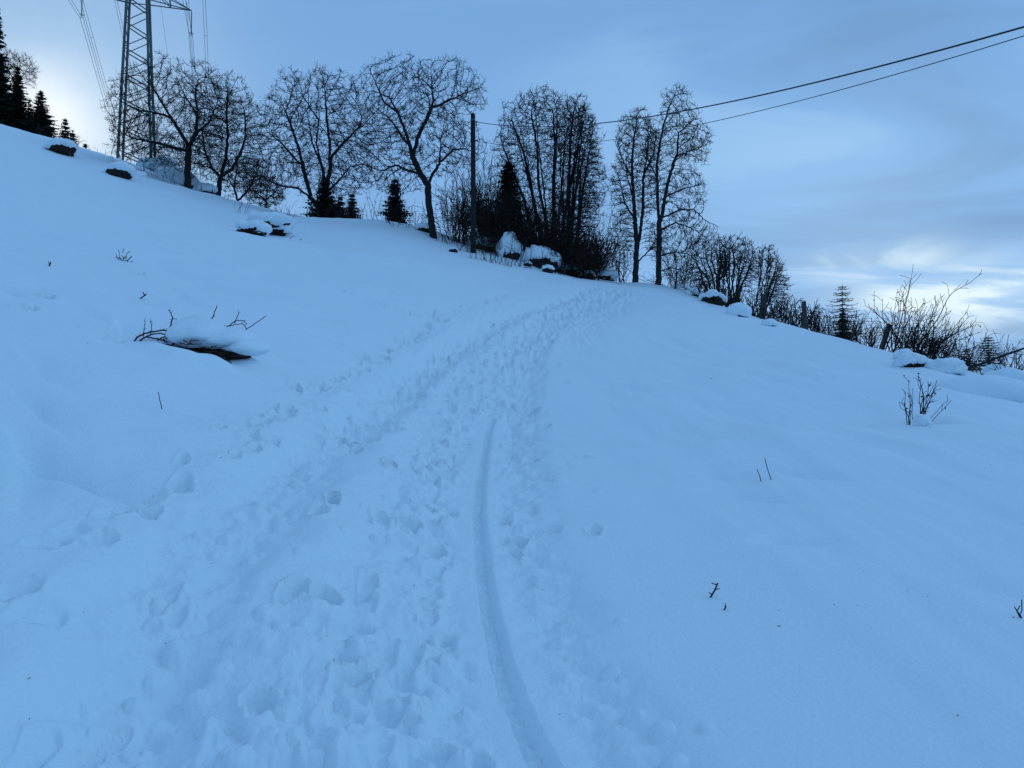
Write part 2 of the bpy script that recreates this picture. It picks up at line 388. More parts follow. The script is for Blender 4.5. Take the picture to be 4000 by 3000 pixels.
def snow_mesh():
    half = math.radians(37.5)
    th_f = np.linspace(-half, half, 810)
    th_c = np.concatenate([np.linspace(half, 2 * math.pi - half, 90)[1:-1]])
    th = np.concatenate([th_f, th_c])                    # closed fan
    r = [0.6]
    while r[-1] < 1.9: r.append(r[-1] * 1.03)
    while r[-1] < 7: r.append(r[-1] * 1.0043)
    while r[-1] < 13: r.append(r[-1] * 1.0054)
    while r[-1] < 62: r.append(r[-1] * 1.012)
    while r[-1] < 140: r.append(r[-1] * 1.03)
    while r[-1] < 5000: r.append(r[-1] * 1.15)
    r = np.array(r)
    R, T = np.meshgrid(r, th, indexing='ij')
    X, Y = R * np.sin(T), R * np.cos(T)
    Z = broad(X, Y)
    # ---- tracks, only where they are
    near = (R < 60) & (np.abs(np.where(T > math.pi, T - 2 * math.pi, T)) < half + 0.02)
    nr = int(np.searchsorted(r, 60)); nc = len(th_f)
    x, y, rr = X[:nr, :nc], Y[:nr, :nc], R[:nr, :nc]
    wx = x + 0.10 * noise2(x / 0.5, y / 0.5, 21) + 0.05 * noise2(x / .2, y / .2, 22); wy = y + 0.10 * noise2(x / 0.5 + 9, y / 0.5, 23)
    def band(L, w, soft):
        d, s = dist_line(wx, wy, L)
        return 1 - sstep(np.abs(d), w - soft, w + soft), d
    tl, dl = band(LEFT_TRACK, 0.26, 0.16)
    tr, dr_ = band(RIGHT_TRACK, 0.55, 0.18)
    t2, d2 = band(LEFT_OF_RIGHT, 0.42, 0.2)
    t3, d3 = band(FAN, 0.55, 0.35)
    t4, d4 = band(SIDE, 0.22, 0.25)
    t5, d5 = band(UPPER, 0.25, 0.25)
    t6, d6 = band(EDGE, 0.20, 0.2)
    far_merge = sstep(rr, 14, 24)
    tm, dm = band((RIGHT_TRACK[-5:] if len(RIGHT_TRACK) > 5 else RIGHT_TRACK), 1.5, 0.6)
    tramp = np.maximum.reduce([tl, tr, t2 * .9, t3 * .8, t6 * .5, t4 * .35, t5 * .35, tm * 0.75 * far_merge])
    amp = 1 + 0.9 * sstep(rr, 8, 25)                     # snow is deeper-churned up the hill
    def bil(sc, sd): return np.abs(noise2(x / sc + sd, y / sc, 30 + sd)) * 2 - 0.55
    def sub(sc, sd): return noise2(x / sc, y / sc + sd, 40 + sd)
    trough = np.exp(-(dl / 0.34) ** 2) * (rr < 40)
    dz = -0.050 * tramp * amp - 0.110 * trough * (0.8 + 0.8 * noise2(x / .7, y / .7, 52)) - 0.035 * np.exp(-(dr_ / 0.55) ** 2)
    lump_zone = np.exp(-(d3 / 0.8) ** 2) * (1 - sstep(rr, 4.5, 7))
    dz += lump_zone * (0.055 * noise2(x / .33, y / .33, 53) + 0.030 * noise2(x / .14, y / .14, 54))
    rough_ = 0.050 * bil(0.30, 1) + 0.034 * bil(0.17, 2) + 0.026 * sub(0.10, 3) + 0.013 * bil(0.055, 4) + 0.006 * sub(0.026, 5)
    dz += np.maximum(tramp, .5 * lump_zone) * 0.055 * noise2(x / .75, y / .75, 55)
    dz += tramp * amp * rough_ * (0.72 + 0.40 * sstep(rr, 3.5, 8))
    lowered = -0.050 * tramp * amp - 0.110 * trough * 0.8 - 0.035 * np.exp(-(dr_ / 0.55) ** 2)
    # pushed-up shoulders beside the left track
    dz += 0.050 * np.exp(-((np.abs(dl) - 0.46) / 0.14) ** 2) * (0.5 + noise2(x / .4, y / .4, 51)) * (rr < 30)
    # soft dimples everywhere around the trail
    ar = np.exp(-(np.minimum(np.abs(dl), np.abs(dr_)) / 1.0) ** 2)
    dz += ar * (1 - tramp) * (0.020 * sub(0.42, 6) + 0.007 * sub(0.15, 7))
    # ---- footprints
    rng = np.random.default_rng(5)
    dent = np.zeros_like(dz); rim = np.zeros_like(dz)
    def stamp(px, py, ang, Ln, W, depth, shape=2.4):
        rad = max(Ln, W) * 1.6
        rp = math.hypot(px, py); tp = math.atan2(px, py)
        i0, i1 = np.searchsorted(r, [rp - rad, rp + rad]); i1 = min(i1, nr)
        j0, j1 = np.searchsorted(th_f, [tp - rad / rp, tp + rad / rp])
        if i1 <= i0 or j1 <= j0: return
        sx = x[i0:i1, j0:j1] - px; sy = y[i0:i1, j0:j1] - py
        c, s = math.cos(ang), math.sin(ang)
        a = (sx * s + sy * c) / Ln; b = (sx * c - sy * s) / (W * (1 + 0.18 * np.clip((sx * s + sy * c) / Ln, -1, 1)))
        d = (np.abs(a) ** shape + np.abs(b) ** shape) ** (1 / shape)
        d = d + 0.45 * noise2(sx / 0.12 + px, sy / 0.12 + py, 61) + 0.22 * noise2(sx / 0.04 + px, sy / 0.04 + py, 63)
        pr = 1 - sstep(d, 0.62, 1.05)
        fl = 1 + 0.25 * a
        dent[i0:i1, j0:j1] = np.minimum(dent[i0:i1, j0:j1], -depth * pr * fl)
        rim[i0:i1, j0:j1] = np.maximum(rim[i0:i1, j0:j1], depth * 0.28 * np.exp(-((d - 1.22) / 0.20) ** 2))
    def along(L, n, spread, dmin, dmax, jitter=0.35, rmax=60):
        Q = resample(L, 0.05)
        for _ in range(n):
            i = rng.integers(1, len(Q) - 1)
            tx, ty = Q[i + 1] - Q[i - 1]; l = math.hypot(tx, ty) + 1e-9; tx /= l; ty /= l
            o = rng.normal(0, spread)
            if math.hypot(*Q[i]) < 5.0: o = min(max(o, -.5 * spread), .5 * spread) - .1
            px, py = Q[i] + o * np.array((ty, -tx))
            ang = math.atan2(tx, ty) + rng.normal(0, jitter)
            rp = math.hypot(px, py); k = 1 + 0.5 * min(1, max(0, (rp - 8) / 20))
            stamp(px, py, ang, rng.uniform(.07, .15) * k, rng.uniform(.04, .07) * k, rng.uniform(dmin, dmax) * k)
    along(LEFT_TRACK, 90, 0.16, .015, .05); along(RIGHT_TRACK, 150, 0.35, .02, .06); along(LEFT_OF_RIGHT, 70, 0.30, .015, .05)
    along(FAN, 12, .35, .015, .035); along(SIDE, 70, 0.10, .035, .075); along(UPPER, 22, .12, .04, .08)
    for (qx, qy) in ((860, 925), (900, 905), (690, 905), (740, 925), (800, 945), (560, 910), (620, 885), (770, 960), (845, 1000), (690, 1100), (720, 1080), (635, 1265),
                     (700, 1275), (885, 1110), (920, 1080), (975, 1085), (1080, 1105), (975, 830), (1015, 790), (905, 838), (880, 870), (240, 1100), (300, 1075),
                     (150, 1140), (95, 1170), (215, 1160), (20, 1290), (70, 1330), (60, 665), (930, 678), (955, 690), (640, 828), (745, 935), (765, 930), (1155, 880), (1150, 985), (1085, 1145), (1270, 985),
                     (100, 640), (300, 590), (250, 735), (1120, 1150), (560, 1490), (760, 1440), (405, 1650)):
        h = hit(qx * S22, qy * S22)
        k = 1 + 0.6 * min(1, max(0, (h.y - 5) / 12))
        soft = .55 if qx < 320 and qy > 1000 else 1.0
        stamp(h.x, h.y, rng.uniform(-.6, .6), rng.uniform(.09, .13) * k, rng.uniform(.05, .075) * k, rng.uniform(.05, .085) * k * soft, 2.0)
    dz += dent + rim * (1 + 0.6 * noise2(x / 0.07, y / 0.07, 62))
    # wind dimples and sagged spots on the open slope
    for _ in range(230):
        tp = rng.uniform(-.60, .56); rp = math.exp(rng.uniform(math.log(4.5), math.log(46)))
        px, py = rp * math.sin(tp), rp * math.cos(tp)
        if np.abs(px - np.interp(py, RIGHT_TRACK[:, 1], RIGHT_TRACK[:, 0])) < 1.6: continue
        if px > 0 and rng.random() < .55: continue
        w_ = rng.uniform(.10, .30) * (1 + rp / 30); l_ = w_ * rng.uniform(1.5, 4); dep_ = rng.uniform(.035, .095) * (1 + rp / 25)
        rad = l_ * 2
        i0, i1 = np.searchsorted(r, [rp - rad, rp + rad]); i1 = min(i1, nr); j0, j1 = np.searchsorted(th_f, [tp - rad / rp, tp + rad / rp])
        if i1 <= i0 or j1 <= j0: continue
        sx = x[i0:i1, j0:j1] - px; sy = y[i0:i1, j0:j1] - py; an = rng.normal(-.25, .35)
        a = (sx * math.cos(an) + sy * math.sin(an)) / l_; b = (-sx * math.sin(an) + sy * math.cos(an)) / w_
        b = np.where(b < 0, b * 4.0, b * .8) + .25 * noise2(sx / w_ * .6, sy / w_ * .6, 91)
        dz[i0:i1, j0:j1] -= dep_ * np.exp(-(a * a + b * b) * 1.6)
    # crumbs kicked out on the trail
    for L, n, sp in ((RIGHT_TRACK, 420, .45), (LEFT_TRACK, 220, .25), (LEFT_OF_RIGHT, 220, .35), (FAN, 60, .4)):
        Q = resample(L, 0.05)
        for _ in range(n):
            i = rng.integers(0, len(Q)); px, py = Q[i] + rng.normal(0, sp, 2) * (1, .3)
            rp = math.hypot(px, py); rad = rng.uniform(.015, .05) * (1 + min(1, rp / 20)); tp = math.atan2(px, py)
            i0, i1 = np.searchsorted(r, [rp - rad, rp + rad]); i1 = min(i1, nr)
            j0, j1 = np.searchsorted(th_f, [tp - rad / rp, tp + rad / rp])
            if i1 <= i0 or j1 <= j0: continue
            d = np.hypot(x[i0:i1, j0:j1] - px, y[i0:i1, j0:j1] - py) / rad
            dz[i0:i1, j0:j1] += 0.6 * rad * np.sqrt(np.clip(1 - d * d, 0, 1))
    # ---- the narrow sledge rut with its ribbed floor
    du, su = dist_line(x, y, resample(RUT, 0.1))
    fade = 1 - sstep(rr, 12.0, 15.0)
    wr = 0.034 + 0.007 * noise2(su / .5, su * 0, 71) + .008 * noise2(su / .09, np.sign(du), 76)
    du = du + 0.008 * noise2(su / .25, su * 0 + 3, 72) + 0.007 * noise2(x / .07, y / .07, 82); q = np.abs(du)
    floor_ = 1 - sstep(q, wr * 0.8, wr * 1.15)
    plateau = np.median(dz[(np.abs(dr_) < .45) & (rr > 2.5) & (rr < 9)]) + 0.022 * noise2(su / 1.1, du / .6, 75) + 0.005 * noise2(x / .07, y / .07, 78) + 0.008 * noise2(x / .16, y / .16, 79)
    dep = 0.052 + 0.012 * noise2(su / .9, su * 0 + 5, 80)
    right = -dep + (dep + 0.020) * sstep(-du, wr * .85, wr + 0.048)
    left = -dep + (dep - 0.004) * sstep(du, wr * .85, wr * 1.15)
    prof = np.where(du < 0, right, left)
    tread = 0.015 * np.sin(su * 2 * math.pi / 0.080) * (0.6 + 0.9 * noise2(su / .2, du / .04, 74)) + 0.022 * noise2(su / .08, du / .03, 77)
    kr = fade * (1 - sstep(q + .05 * noise2(x / .2, y / .2, 81), .09, .24))
    dz = dz * (1 - kr) + kr * (plateau + prof + floor_ * tread)
    # ---- one clear boot print, heel towards the camera
    bp = hit(195 * S22, 1562 * S22); bq = hit(255 * S22, 1500 * S22)
    ax = np.array((bq.x - bp.x, bq.y - bp.y)); al = np.linalg.norm(ax); ax /= al
    bx, by = bp.x + ax[0] * al * .5, bp.y + ax[1] * al * .5
    a = (x - bx) * ax[0] + (y - by) * ax[1]; b = (x - bx) * ax[1] - (y - by) * ax[0]
    for off, Lh, Wh, dep in ((-.085, .060, .046, .032), (0.055, .085, .050, .020)):
        d = (np.abs((a - off) / Lh) ** 2.6 + np.abs(b / Wh) ** 2.6) ** (1 / 2.6)
        pr = 1 - sstep(d, .82, 1.05)
        lug = 0.005 * sstep(np.sin(a * 2 * math.pi / .030) * np.sin(b * 2 * math.pi / .030), -.3, .6)
        k_ = sstep(1.5 - d, 0, .5) * .9; mv = np.median(dz[d < 1.3]); dz = dz * (1 - k_) + k_ * mv - pr * dep + pr * lug
    Z[:nr, :nc] += dz * (1 - sstep(rr, 45, 58)) * sstep(rr, 1.2, 2.0)
    # ---- hollows round what stands in the snow
    for (hpx, HY, rad, dep) in HOLLOWS:
        gx = (hpx - 2000) / F * HY / CP
        d = np.hypot(x - gx, y - HY) / rad
        Z[:nr, :nc] -= dep * np.exp(-d * d * 1.6)
    ni, nj = R.shape
    V = np.stack([X.ravel(), Y.ravel(), Z.ravel()], 1)
    idx = np.arange(ni * nj).reshape(ni, nj)
    nx = np.roll(idx, -1, 1)
    Fc = np.stack([idx[:-1].ravel(), idx[1:].ravel(), nx[1:].ravel(), nx[:-1].ravel()], 1)
    # close the small hole under the camera
    c = len(V); V = np.concatenate([V, [[0, 0, float(tps(np.array([0.]), np.array([0.]))[0])]]])
    tri = np.stack([np.full(nj, c), idx[0], nx[0], nx[0]], 1)
    me = mesh_np("snow_field", V, Fc, M['snow'], True)
    return me
HOLLOWS = [(3590, 10.4, .30, .10)]
for mx, my, rad_, up_ in ((690, 1402, .26, .11), (790, 1420, .24, .09), (860, 1432, .26, .12), (960, 1420, .28, .10), (605, 1372, .24, .09), (1010, 1390, .26, .10), (780, 1300, .45, .10), (900, 1318, .42, .09), (860, 1385, .17, -.10), (735, 1372, .14, -.08)):
    HOLLOWS.append((mx, hit(mx, my).y, rad_, -up_))
snow = add("snow_field", snow_mesh())
tag(snow, "blue white snow covering the hillside with trodden trail and sledge rut", None, None, 'structure')

# ------------------------------------------------------------------ growing trees
def colonize(seed, skel, attr, step, kill, infl, iters=160, wob=0.18):
    """branches that grow into the free space of a crown; skel: list of limbs (lists of 3D points, first point on an earlier limb or the base)"""
    rng = np.random.default_rng(seed)
    P, par = [], []
    for limb in skel:
        L = [np.array(p, float) for p in limb]
        if P:
            d = [np.linalg.norm(L[0] - p) for p in P]; last = int(np.argmin(d))
        else:
            P.append(L[0]); par.append(-1); last = 0
        for a, b in zip(L[:-1], L[1:]):
            n = max(1, int(round(np.linalg.norm(b - a) / step)))
            for i in range(1, n + 1):
                q = a + (b - a) * i / n + rng.normal(0, step * 0.10, 3)
                P.append(q); par.append(last); last = len(P) - 1
    n0 = len(P)
    P = list(P)
    A = np.array(attr); alive = np.ones(len(A), bool)
    best = np.full(len(A), 1e9); near = np.zeros(len(A), int)
    def update(lo):
        Q = np.array(P[lo:])
        if not len(Q): return
        for c in range(0, len(Q), 400):
            D = np.linalg.norm(A[:, None] - Q[None, c:c + 400], axis=2)
            k = D.argmin(1); dv = D[np.arange(len(A)), k]
            m = dv < best
            best[m] = dv[m]; near[m] = lo + c + k[m]
    update(0)
    kids = np.zeros(60000, int)
    for it in range(iters):
        alive &= best > kill
        act = np.nonzero(alive & (best < infl))[0]
        if not len(act): break
        arr = np.array(P)
        S = {}
        d = A[act] - arr[near[act]]; d /= np.linalg.norm(d, axis=1)[:, None]
        acc = np.zeros_like(arr); np.add.at(acc, near[act], d)
        lo = len(P); made = 0
        for i in np.unique(near[act]):
            if kids[i] >= 3: continue
            v = acc[i]; l = np.linalg.norm(v)
            if l < 0.05: v = rng.normal(0, 1, 3); l = np.linalg.norm(v)
            v = v / l
            if par[i] >= 0:
                w = arr[i] - arr[par[i]]; w /= np.linalg.norm(w) + 1e-9
                if kids[i] == 0: v = v + 0.95 * w
            v = v + rng.normal(0, wob, 3); v /= np.linalg.norm(v)
            P.append(arr[i] + v * step); par.append(int(i)); kids[i] += 1; made += 1
        if not made or len(P) > 30000: break
        update(lo)
    return np.array(P), np.array(par)

def add_twigs(P, par, rng, n, ln, up=0.25, seg=2, only_from=0):
    P = list(P); par = list(par); m = len(P)
    for i in rng.integers(only_from, m, n):
        d = rng.normal(0, 1, 3); d[2] = d[2] * .7 + up
        if par[i] >= 0:
            w = P[i] - P[par[i]]; w = w / (np.linalg.norm(w) + 1e-9); d = d / np.linalg.norm(d) + 0.8 * w
        d /= np.linalg.norm(d); l = rng.uniform(.4, 1) * ln / seg; k = i
        for _ in range(seg):
            d = d + rng.normal(0, .25, 3); d[2] += .1; d /= np.linalg.norm(d)
            P.append(P[k] + d * l); par.append(k); k = len(P) - 1
    return np.array(P), np.array(par)

def radii(par, r_tip, r_base):
    n = len(par); kids = np.zeros(n, int)
    h = par >= 0; np.add.at(kids, par[h], 1)
    tips = np.zeros(n)
    tips[kids == 0] = 1
    for i in range(n - 1, 0, -1):
        if par[i] >= 0: tips[par[i]] += tips[i]
    N = max(tips[0], 2)
    e = math.log(r_base / r_tip) / math.log(N)
    R = r_tip * np.maximum(tips, 1) ** e
    return r_tip + (R - r_tip) * np.clip(R / r_base * 1.15, 0, 1) ** 0.55
def order(P, par):
    """parents before children"""
    return P, par

def woody(name, label, cat, base, P, par, r_tip, r_base, mt, mw, split=0.035, group=None, kt=3, kw=7, parts=("trunk", "crown"), flare=True, leaves=None, snow=None, n_core=None):
    base = np.array(base, float)
    R = radii(par, r_tip, r_base)
    if n_core: R[n_core:] *= .78
    if flare:
        hgt = P[:, 2] - P[0, 2]
        R = R * (1 + 0.45 * np.exp(-np.clip(hgt, 0, 9) / (2.2 * r_base + 1e-6)) * (R > r_base * .6))
    root = thing(name, label, cat, base, group)
    Q = P - base
    thick = R > split
    if thick[1:].any():
        V, Fc = tubes(Q, par, R, thick, kw)
        add(parts[0], mesh_np(parts[0], V, Fc, mw, True), root)
    V, Fc = tubes(Q, par, R, ~thick, kt)
    if len(V): add(parts[1], mesh_np(parts[1], V, Fc, mt), root)
    if leaves is not None:
        Vl, Fl = leaves
        add("leaves", mesh_np("leaves", Vl - base, Fl, M['dry_leaf']), root)
    if snow is not None:                                # thin lines of snow lying on limbs
        snow_on(root, Q, par, R, *snow)
    return root
def snow_on(root, Q, par, R, rmin, share, seed):
    rng = np.random.default_rng(seed)
    s = [i for i in range(1, len(Q)) if par[i] >= 0 and R[i] > rmin and rng.random() < share
         and abs((Q[i] - Q[par[i]])[2]) < 0.62 * np.linalg.norm(Q[i] - Q[par[i]])]
    VF = []
    for i in s:
        a, b = Q[par[i]] + (0, 0, R[i] * .75), Q[i] + (0, 0, R[i] * .75)
        VF.append(tube_path([a, (a + b) / 2 + (0, 0, R[i] * .25), b], R[i] * .75, R[i] * .65, 5))
    if VF:
        V, Fc = join(*VF)
        add("branch_snow", mesh_np("branch_snow", V, Fc, M['snow'], True), root)

def vis_z(px, Y):
    """height at distance Y of the sight line that grazes the snow in this pixel column"""
    yy = np.linspace(3, Y, 160); xx = (px - 2000) / F * yy / CP
    return float((broad(xx, yy) / yy).max() * Y)
def hidden(px, Y):
    return max(0.0, vis_z(px, Y) - ground(px, Y).z)

def ell_attr(rng, Y, ells, n, hollow=0.35, depth=None):
    """points inside ellipsoids given in pixels of the photograph at distance Y"""
    out = []
    tot = sum(e[2] * e[3] for e in ells)
    for (cx, cy, rx, ry) in ells:
        m = int(n * rx * ry / tot)
        v = rng.normal(0, 1, (m, 3)); v /= np.linalg.norm(v, axis=1)[:, None]
        r = rng.uniform(hollow ** 3, 1, m) ** (1 / 3) * (1 + .30 * noise3(v, .45, int(cx) % 97 + 200))
        v *= r[:, None]
        c = np.array(at(cx, cy, Y)); k = Y / F
        out.append(c + v * np.array((rx * k, (depth or rx) * k, ry * k)))
    return np.concatenate(out)
def limbs_px(Y, limbs, rng, base=None, dscale=1.0):
    """limbs as pixel polylines with a depth offset in metres per point: (px, py, dy)"""
    out = []
    for L in limbs:
        out.append([at(p[0], p[1], Y + (p[2] if len(p) > 2 else 0) * dscale) for p in L])
    return out

def crown_tree(seed, name, label, Y, limbs, ells, n_attr, step, kill, r_tip, r_base, twigs, tw_len, mt='twig', mw='bark', group=None, infl=2.2, hollow=.35, wob=.08, snow=None):
    rng = np.random.default_rng(seed)
    n_attr = int(n_attr * 2.3); step *= .80; kill *= .70; twigs = int(twigs * 2.2); tw_len *= .85; r_tip *= 1.02
    L = limbs_px(Y, limbs, rng)
    b = L[0][0]; g = H(b[0], b[1])
    L[0].insert(0, (b[0], b[1], min(g - 0.25, b[2] - .05)))
    P, par = colonize(seed, L, ell_attr(rng, Y, ells, n_attr, hollow), step, kill, infl, wob=wob)
    nc = len(P)
    P, par = add_twigs(P, par, rng, int(twigs * 1.9), tw_len, up=.5, only_from=len(P) // 6)
    return woody(name, label, "tree", (b[0], b[1], g), P, par, r_tip, r_base, M[mt], M[mw], group=group, snow=snow, n_core=nc)

def sprout(rng, P, par, start, d, length, step, side_rate, side_len, level, up, curve, max_level=2, gravity=0.0, clear=0.0):
    """a wandering shoot with side shoots"""
    k = start; n = max(2, int(length / step)); d = np.array(d, float); d /= np.linalg.norm(d)
    for i in range(n):
        d = d + rng.normal(0, curve, 3); d[2] += up * step - gravity * step * (i / n); d /= np.linalg.norm(d)
        P.append(P[k] + d * step); par.append(k); k = len(P) - 1
        if level < max_level and i > n * 0.15 and i * step > clear and rng.random() < side_rate * step:
            s = rng.normal(0, 1, 3); s -= d * s.dot(d); s /= np.linalg.norm(s) + 1e-9
            dd = d * rng.uniform(.6, 1.1) + s * rng.uniform(.5, 1.0)
            sprout(rng, P, par, k, dd, side_len * rng.uniform(.4, 1.1) * (1 - 0.5 * i / n), step, side_rate * 1.2, side_len * .45, level + 1, up, curve * 1.3, max_level, gravity)

def stems_plant(seed, base, stems, step=.12, side_rate=2.0, side_len=.6, up=.1, curve=.06, max_level=2, r_tip=.004, r_stem=.014, gravity=0.0, clear=0.0):
    """stems: list of (offset xyz, direction, length); returns nodes with a common root under the snow"""
    rng = np.random.default_rng(seed)
    P = [np.array(base, float) + (0, 0, -.15)]; par = [-1]
    for off, d, ln in stems:
        o = np.array(base) + np.array(off)
        o[2] = H(o[0], o[1]) - .08 if max(abs(off[0]), abs(off[1])) > 0.15 else o[2] - .05
        P.append(o); par.append(0)
        sprout(rng, P, par, len(P) - 1, d, ln + clear, step, side_rate, side_len, 0, up, curve, max_level, gravity, clear * .85)
    return np.array(P), np.array(par)

def leaf_quads(rng, P, n, size, lo=0.2):
    zmin, zmax = P[:, 2].min(), P[:, 2].max()
    c = np.nonzero(P[:, 2] > zmin + lo * (zmax - zmin))[0]
    idx = rng.choice(c, n)
    V, Fc = [], []
    for j, i in enumerate(idx):
        a = rng.normal(0, 1, 3); a[2] -= 1.2; a /= np.linalg.norm(a)
        b = np.cross(a, rng.normal(0, 1, 3)); b /= np.linalg.norm(b); nrm = np.cross(a, b)
        s = size * rng.uniform(.6, 1.2); p = P[i]
        V += [p, p + a * s * .5 + b * s * .3 + nrm * s * .12, p + a * s, p + a * s * .5 - b * s * .3 + nrm * s * .12]
        o = j * 4; Fc.append([o, o + 1, o + 2, o + 3])
    return np.array(V), np.array(Fc)

def shrub(seed, name, label, px, Y, stems, cat="shrub", group=None, mt='brown_twig', base=None, r_tip=.004, r_stem=.014, step=.12, side_rate=2.0, side_len=.6, up=.1, curve=.06, max_level=2, gravity=0.0, leaves=0, leaf_size=.05, split=.009, snow=None, kw=5):
    """a many-stemmed bush; stems as (px offset at foot, lean in x, lean in y, length m)"""
    rng = np.random.default_rng(seed + 1000)
    g = ground(px, Y) if base is None else Vector(base)
    st = []
    for dx, lx, ly, ln in stems:
        st.append(((dx * Y / F, rng.uniform(-.1, .1) * min(1.0, Y / 20), 0), (lx, ly, 1.0), ln))
    P, par = stems_plant(seed, tuple(g), st, step, side_rate, side_len, up, curve, max_level, r_tip, r_stem, gravity, hidden(px, Y) if base is None and Y > 12 else 0.0)
    lv = leaf_quads(rng, P, leaves, leaf_size) if leaves else None
    # radius by the number of tips of one stem, not of the whole plant
    R = radii(par, r_tip, r_tip * 30)
    kids0 = np.nonzero(par == 0)[0]
    big = max(R[k] for k in kids0)
    R = np.minimum(r_tip * (R / r_tip) ** (math.log(r_stem / r_tip) / math.log(big / r_tip + 1e-9)) if big > r_tip else R, r_stem * 1.05)
    root = thing(name, label, cat, tuple(g), group)
    Q = P - np.array(tuple(g))
    if len(stems) <= 12:                                # few enough to tell apart: every stem is a part
        own = np.zeros(len(P), int)
        for i in range(1, len(P)): own[i] = i if par[i] == 0 else own[par[i]]
        for s_ in np.unique(own[1:]):
            V, Fc = tubes(Q, par, R, (own == s_) & (par != 0), kw if r_stem > .007 and Y < 25 else 4)
            if len(V): add("stem", mesh_np("stem", V, Fc, M[mt], True), root)
    else:
        thick = (R > split) & (par != 0)
        thin = (~(R > split)) & (par != 0)
        if thick.any():
            V, Fc = tubes(Q, par, R, thick, kw); tag(add("stems", mesh_np("stems", V, Fc, M[mt], True), root), kind='stuff')
        if thin.any():
            V, Fc = tubes(Q, par, R, thin, 3); tag(add("twigs", mesh_np("twigs", V, Fc, M[mt]), root), kind='stuff')
    if lv is not None:
        add("leaves", mesh_np("leaves", lv[0] - np.array(tuple(g)), lv[1], M['dry_leaf']), root)
    if snow is not None: snow_on(root, Q, par, R, *snow)
    return root
def fan(rng, n, spread_px, lean, l0, l1, ly=.25, bias=0.0):
    return [(rng.uniform(-spread_px, spread_px), bias + rng.normal(0, lean), rng.normal(0, ly), rng.uniform(l0, l1)) for _ in range(n)]

def blade_fan(V, Fc, p, d, ln, w, nrm):
    """one drooping spray of needles: a long thin kite"""
    b = np.cross(d, nrm); b /= np.linalg.norm(b) + 1e-9
    o = len(V)
    V += [p, p + d * ln * .45 + b * w, p + d * ln, p + d * ln * .45 - b * w]
    Fc.append([o, o + 1, o + 2, o + 3])

def spruce(seed, label, px, py_base, Y, h, w, group=None, name="spruce_tree", gap=0.0, bare=0.06, droop=.35, levels=None, dens=1.0, mt='needle', base=None, point=1.15):
    """conifer: trunk, whorls of limbs, each limb hung with needle sprays"""
    rng = np.random.default_rng(seed)
    b = np.array(at(px, py_base, Y)) if base is None else np.array(base)
    z0 = b[2]; b[2] = min(b[2], H(b[0], b[1])); ext = z0 - b[2]
    vis = h; h = h + ext
    V, Fc = [], []
    levels = int((levels * 1.7 if levels else vis / .115) * (h / vis))
    LV, LF = [], []
    for i in range(levels):
        t = bare + (1 - bare) * min(1.0, (i + rng.uniform(-.6, 1.2)) / levels)
        z = t * h
        L = w * .62 * (min(1.0, max(0.0, (h - z) / vis)) ** (1 / point)) * rng.uniform(.70, 1.15) + .07
        nb = max(5, int((5 + 5 * (1 - t)) * dens))
        for k in range(nb):
            if rng.random() < gap: continue
            a = 2 * math.pi * (k + rng.uniform(-.4, .4)) / nb + i * 1.7
            l = L * rng.uniform(.75, 1.12)
            out = np.array((math.cos(a), math.sin(a), 0.0))
            n = max(4, int(l / .17))
            prev = b + (0, 0, z)
            pts_ = [prev]
            for j in range(1, n + 1):
                s = j / n
                zz = z + l * (0.25 * t * s - droop * s + .38 * droop * s * s)
                p = b + out * l * s + (0, 0, zz) + rng.normal(0, .012, 3)
                d = p - prev; d /= np.linalg.norm(d) + 1e-9
                sl = (0.20 + .26 * l * (1 - s)) * rng.uniform(.7, 1.3) * (.6 + .05 * h)
                side = np.cross(d, (0, 0, 1.0)); side /= np.linalg.norm(side) + 1e-9
                for sg in (-1, 1):
                    dd = d * .75 + side * sg * .7 + np.array((0, 0, -rng.uniform(.15, .65))); dd /= np.linalg.norm(dd)
                    blade_fan(V, Fc, prev, dd, sl, sl * .32, np.array((rng.normal(0, .3), rng.normal(0, .3), 1.0)))
                dd = d * .6 + np.array((0, 0, -.8)); dd /= np.linalg.norm(dd)
                blade_fan(V, Fc, prev, dd, sl * .8, sl * .26, side)
                prev = p; pts_.append(p)
            blade_fan(V, Fc, prev, d, .18, .035, np.array((0, 0, 1.0)))
            if l > .5: LV.append((pts_, .012 + .010 * l))
    for k in range(5):
        blade_fan(V, Fc, b + (0, 0, h - .25), np.array((rng.normal(0, .15), rng.normal(0, .15), 1.0)), .3, .05, np.array((1.0, .2 * k, 0)))
    root = thing(name, label, "tree", tuple(b), group)
    rb = .035 * h * .5 + .02
    tv = tube_path([b + (0, 0, z) for z in (-.8, .3, h * .4, h * .75, h)], rb, .012, 7)
    vf = [tv] + [tube_path(p, r_, .004, 3) for p, r_ in LV]
    TV, TF = join(*vf)
    add("trunk", mesh_np("trunk", TV - b, TF, M['bark'], True), root)
    add("crown", mesh_np("crown", np.array(V) - b, np.array(Fc), M[mt]), root)
    return root

